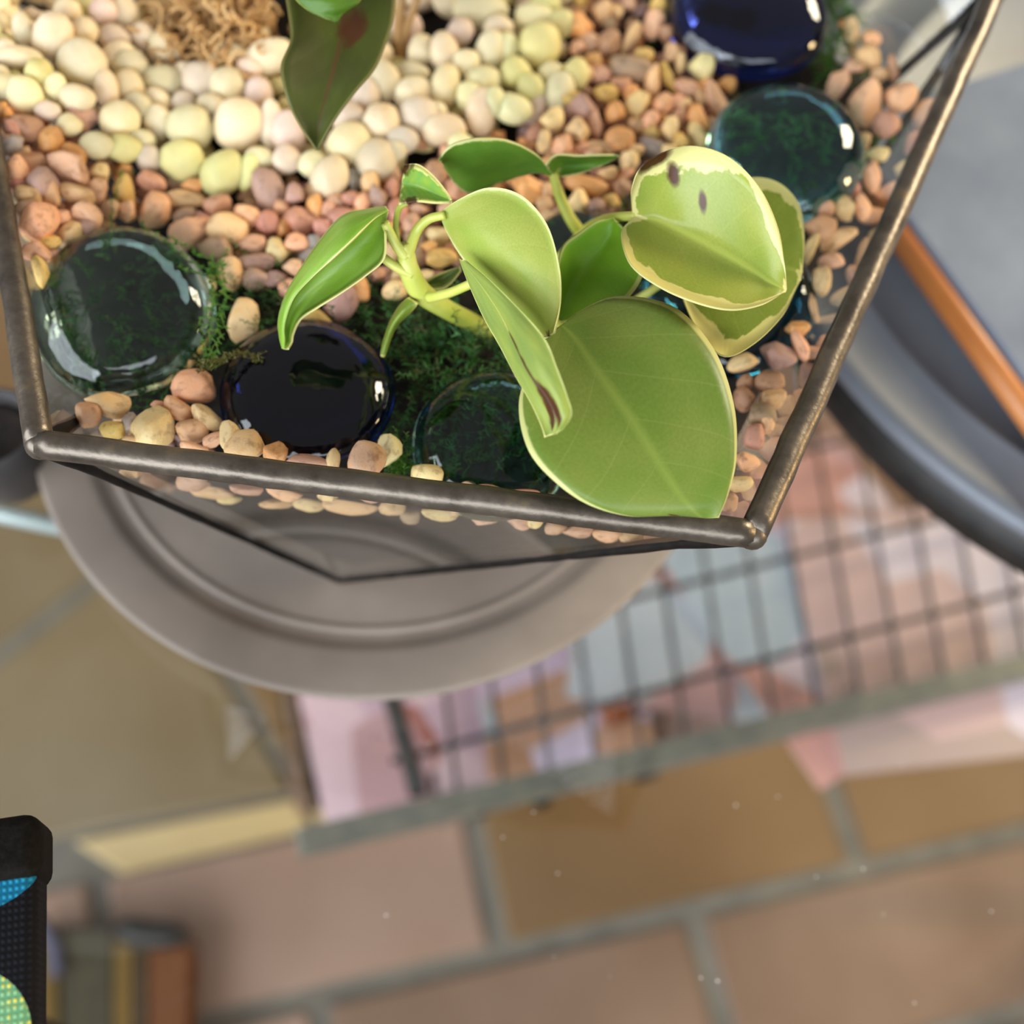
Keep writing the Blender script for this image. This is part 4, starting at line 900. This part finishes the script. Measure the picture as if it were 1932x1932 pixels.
L8 = [(1272, 470, 19, 1274, 480, 19, 1276, 492, 19), (1290, 430, 21, 1290, 500, 19, 1290, 566, 20), (1342, 368, 23, 1342, 500, 20, 1322, 632, 22), (1408, 337, 24, 1402, 502, 20, 1368, 672, 23), (1466, 344, 24, 1442, 506, 20, 1426, 646, 22), (1506, 385, 23, 1477, 507, 20, 1476, 596, 21), (1517, 450, 21, 1501, 512, 20, 1500, 550, 20), (1513, 515, 20, 1512, 520, 20, 1510, 526, 20)]
leaf_obj([leaf_patch(L8)], leaf_mat('leaf_olive', lin(140, 156, 52), lin(124, 146, 44), lin(222, 214, 132), .80, .03, 4, .65, lin(160, 176, 74), (), .46, None, 8.8), plant, label='olive variegated leaf tucked behind the round one')  # olive green blade with cream patches
L9a = [(1043, 330, 20, 1043, 331, 20, 1043, 332, 20), (1012, 292, 27, 1010, 308, 24, 1008, 326, 20), (960, 265, 33, 955, 305, 27, 948, 342, 19), (905, 260, 36, 900, 312, 28, 888, 364, 18), (858, 270, 36, 853, 305, 29, 860, 345, 20), (836, 288, 34, 834, 298, 31, 840, 316, 25), (830, 302, 31, 830, 303, 31, 831, 306, 30)]
L9b = [(1030, 312, 26, 1036, 322, 22, 1044, 334, 19), (1050, 293, 27, 1062, 312, 20, 1066, 332, 19), (1092, 294, 26, 1098, 308, 21, 1100, 325, 20), (1132, 292, 26, 1132, 300, 23, 1134, 312, 21), (1166, 292, 25, 1166, 293, 25, 1165, 295, 24)]
leaf_obj([leaf_patch(L9a), leaf_patch(L9b)], leaf_mat('leaf_saddle', lin(92, 136, 44), lin(108, 150, 54), lin(206, 206, 140), .95, .05, 7, .3, None, (), .3, None, 9.1), plant, label='back leaf curled into a saddle shape')
L10 = [(772, 560, 18, 780, 566, 18, 790, 572, 18), (752, 580, 15, 762, 585, 17, 772, 592, 15), (735, 610, 12, 742, 612, 14, 748, 616, 12), (724, 645, 9, 729, 646, 10, 733, 648, 9), (719, 672, 7, 722, 673, 7, 725, 673, 7)]
leaf_obj([leaf_patch(L10)], leaf_mat('leaf_sliver', lin(130, 150, 52), lin(110, 134, 44), lin(206, 196, 100), .9, .05, 6, .1), plant)
L11 = [(792, 540, 16, 795, 542, 16, 798, 546, 16), (818, 522, 17, 824, 532, 15, 830, 546, 16), (845, 511, 17, 848, 520, 16, 850, 535, 16), (868, 503, 17, 869, 506, 17, 870, 510, 17)]
leaf_obj([leaf_patch(L11)], leaf_mat('leaf_small', lin(96, 112, 52), lin(80, 100, 44), lin(180, 180, 110), .9, .05, 6, .1), plant)

# second plant with dark pointed leaves
pb2 = at(752, 112, ZS - 3)
plant2 = empty('dark_leaved_plant', pb2); tag(plant2, 'plant with dark pointed leaves and reddish stems among the pale pebbles', 'plant')
M_rstem = surf('reddish_stem', lin(130, 90, 52), lin(168, 134, 84), .45, 60)
L12 = [(540, -120, 40, 640, -110, 34, 742, -120, 40), (535, -40, 40, 640, -40, 35, 746, -40, 40), (545, 30, 39, 648, 35, 35, 742, 30, 39), (548, 75, 38, 640, 90, 34, 730, 75, 38), (530, 122, 37, 628, 140, 33, 708, 128, 37), (535, 165, 35, 615, 185, 31, 672, 172, 35), (548, 205, 32, 604, 225, 29, 640, 215, 32), (572, 248, 29, 600, 256, 27, 618, 250, 29), (597, 283, 26, 598, 284, 26, 600, 283, 26)]
leaf_obj([leaf_patch(L12, rnd=.4)], leaf_mat('leaf_dark', lin(80, 88, 30), lin(70, 74, 30), lin(110, 106, 54), 1.05, .06, 6, .1, lin(98, 62, 40), ((.62, .3, .10, .6),), .42, None, 2.9), plant2)
L13 = [(545, -90, 44, 610, -90, 46, 690, -90, 44), (548, -20, 44, 612, -15, 46, 690, -30, 44), (575, 15, 43, 625, 15, 44, 680, 0, 43), (612, 34, 42, 632, 30, 42, 650, 22, 42), (632, 40, 41, 634, 40, 41, 636, 39, 41)]
leaf_obj([leaf_patch(L13)], leaf_mat('leaf_top', lin(88, 124, 34), lin(72, 110, 30), lin(150, 160, 80), .98, .05, 6, .15, None, (), .35), plant2)
stalk('petiole', [(762, -60, 20, 8), (757, 0, 14, 9), (752, 60, 5, 11), (750, 118, -4, 13)], plant2, M_rstem)
stalk('petiole', [(800, -60, 20, 7), (785, 0, 14, 8), (764, 60, 5, 9), (754, 112, -4, 11)], plant2, M_rstem)
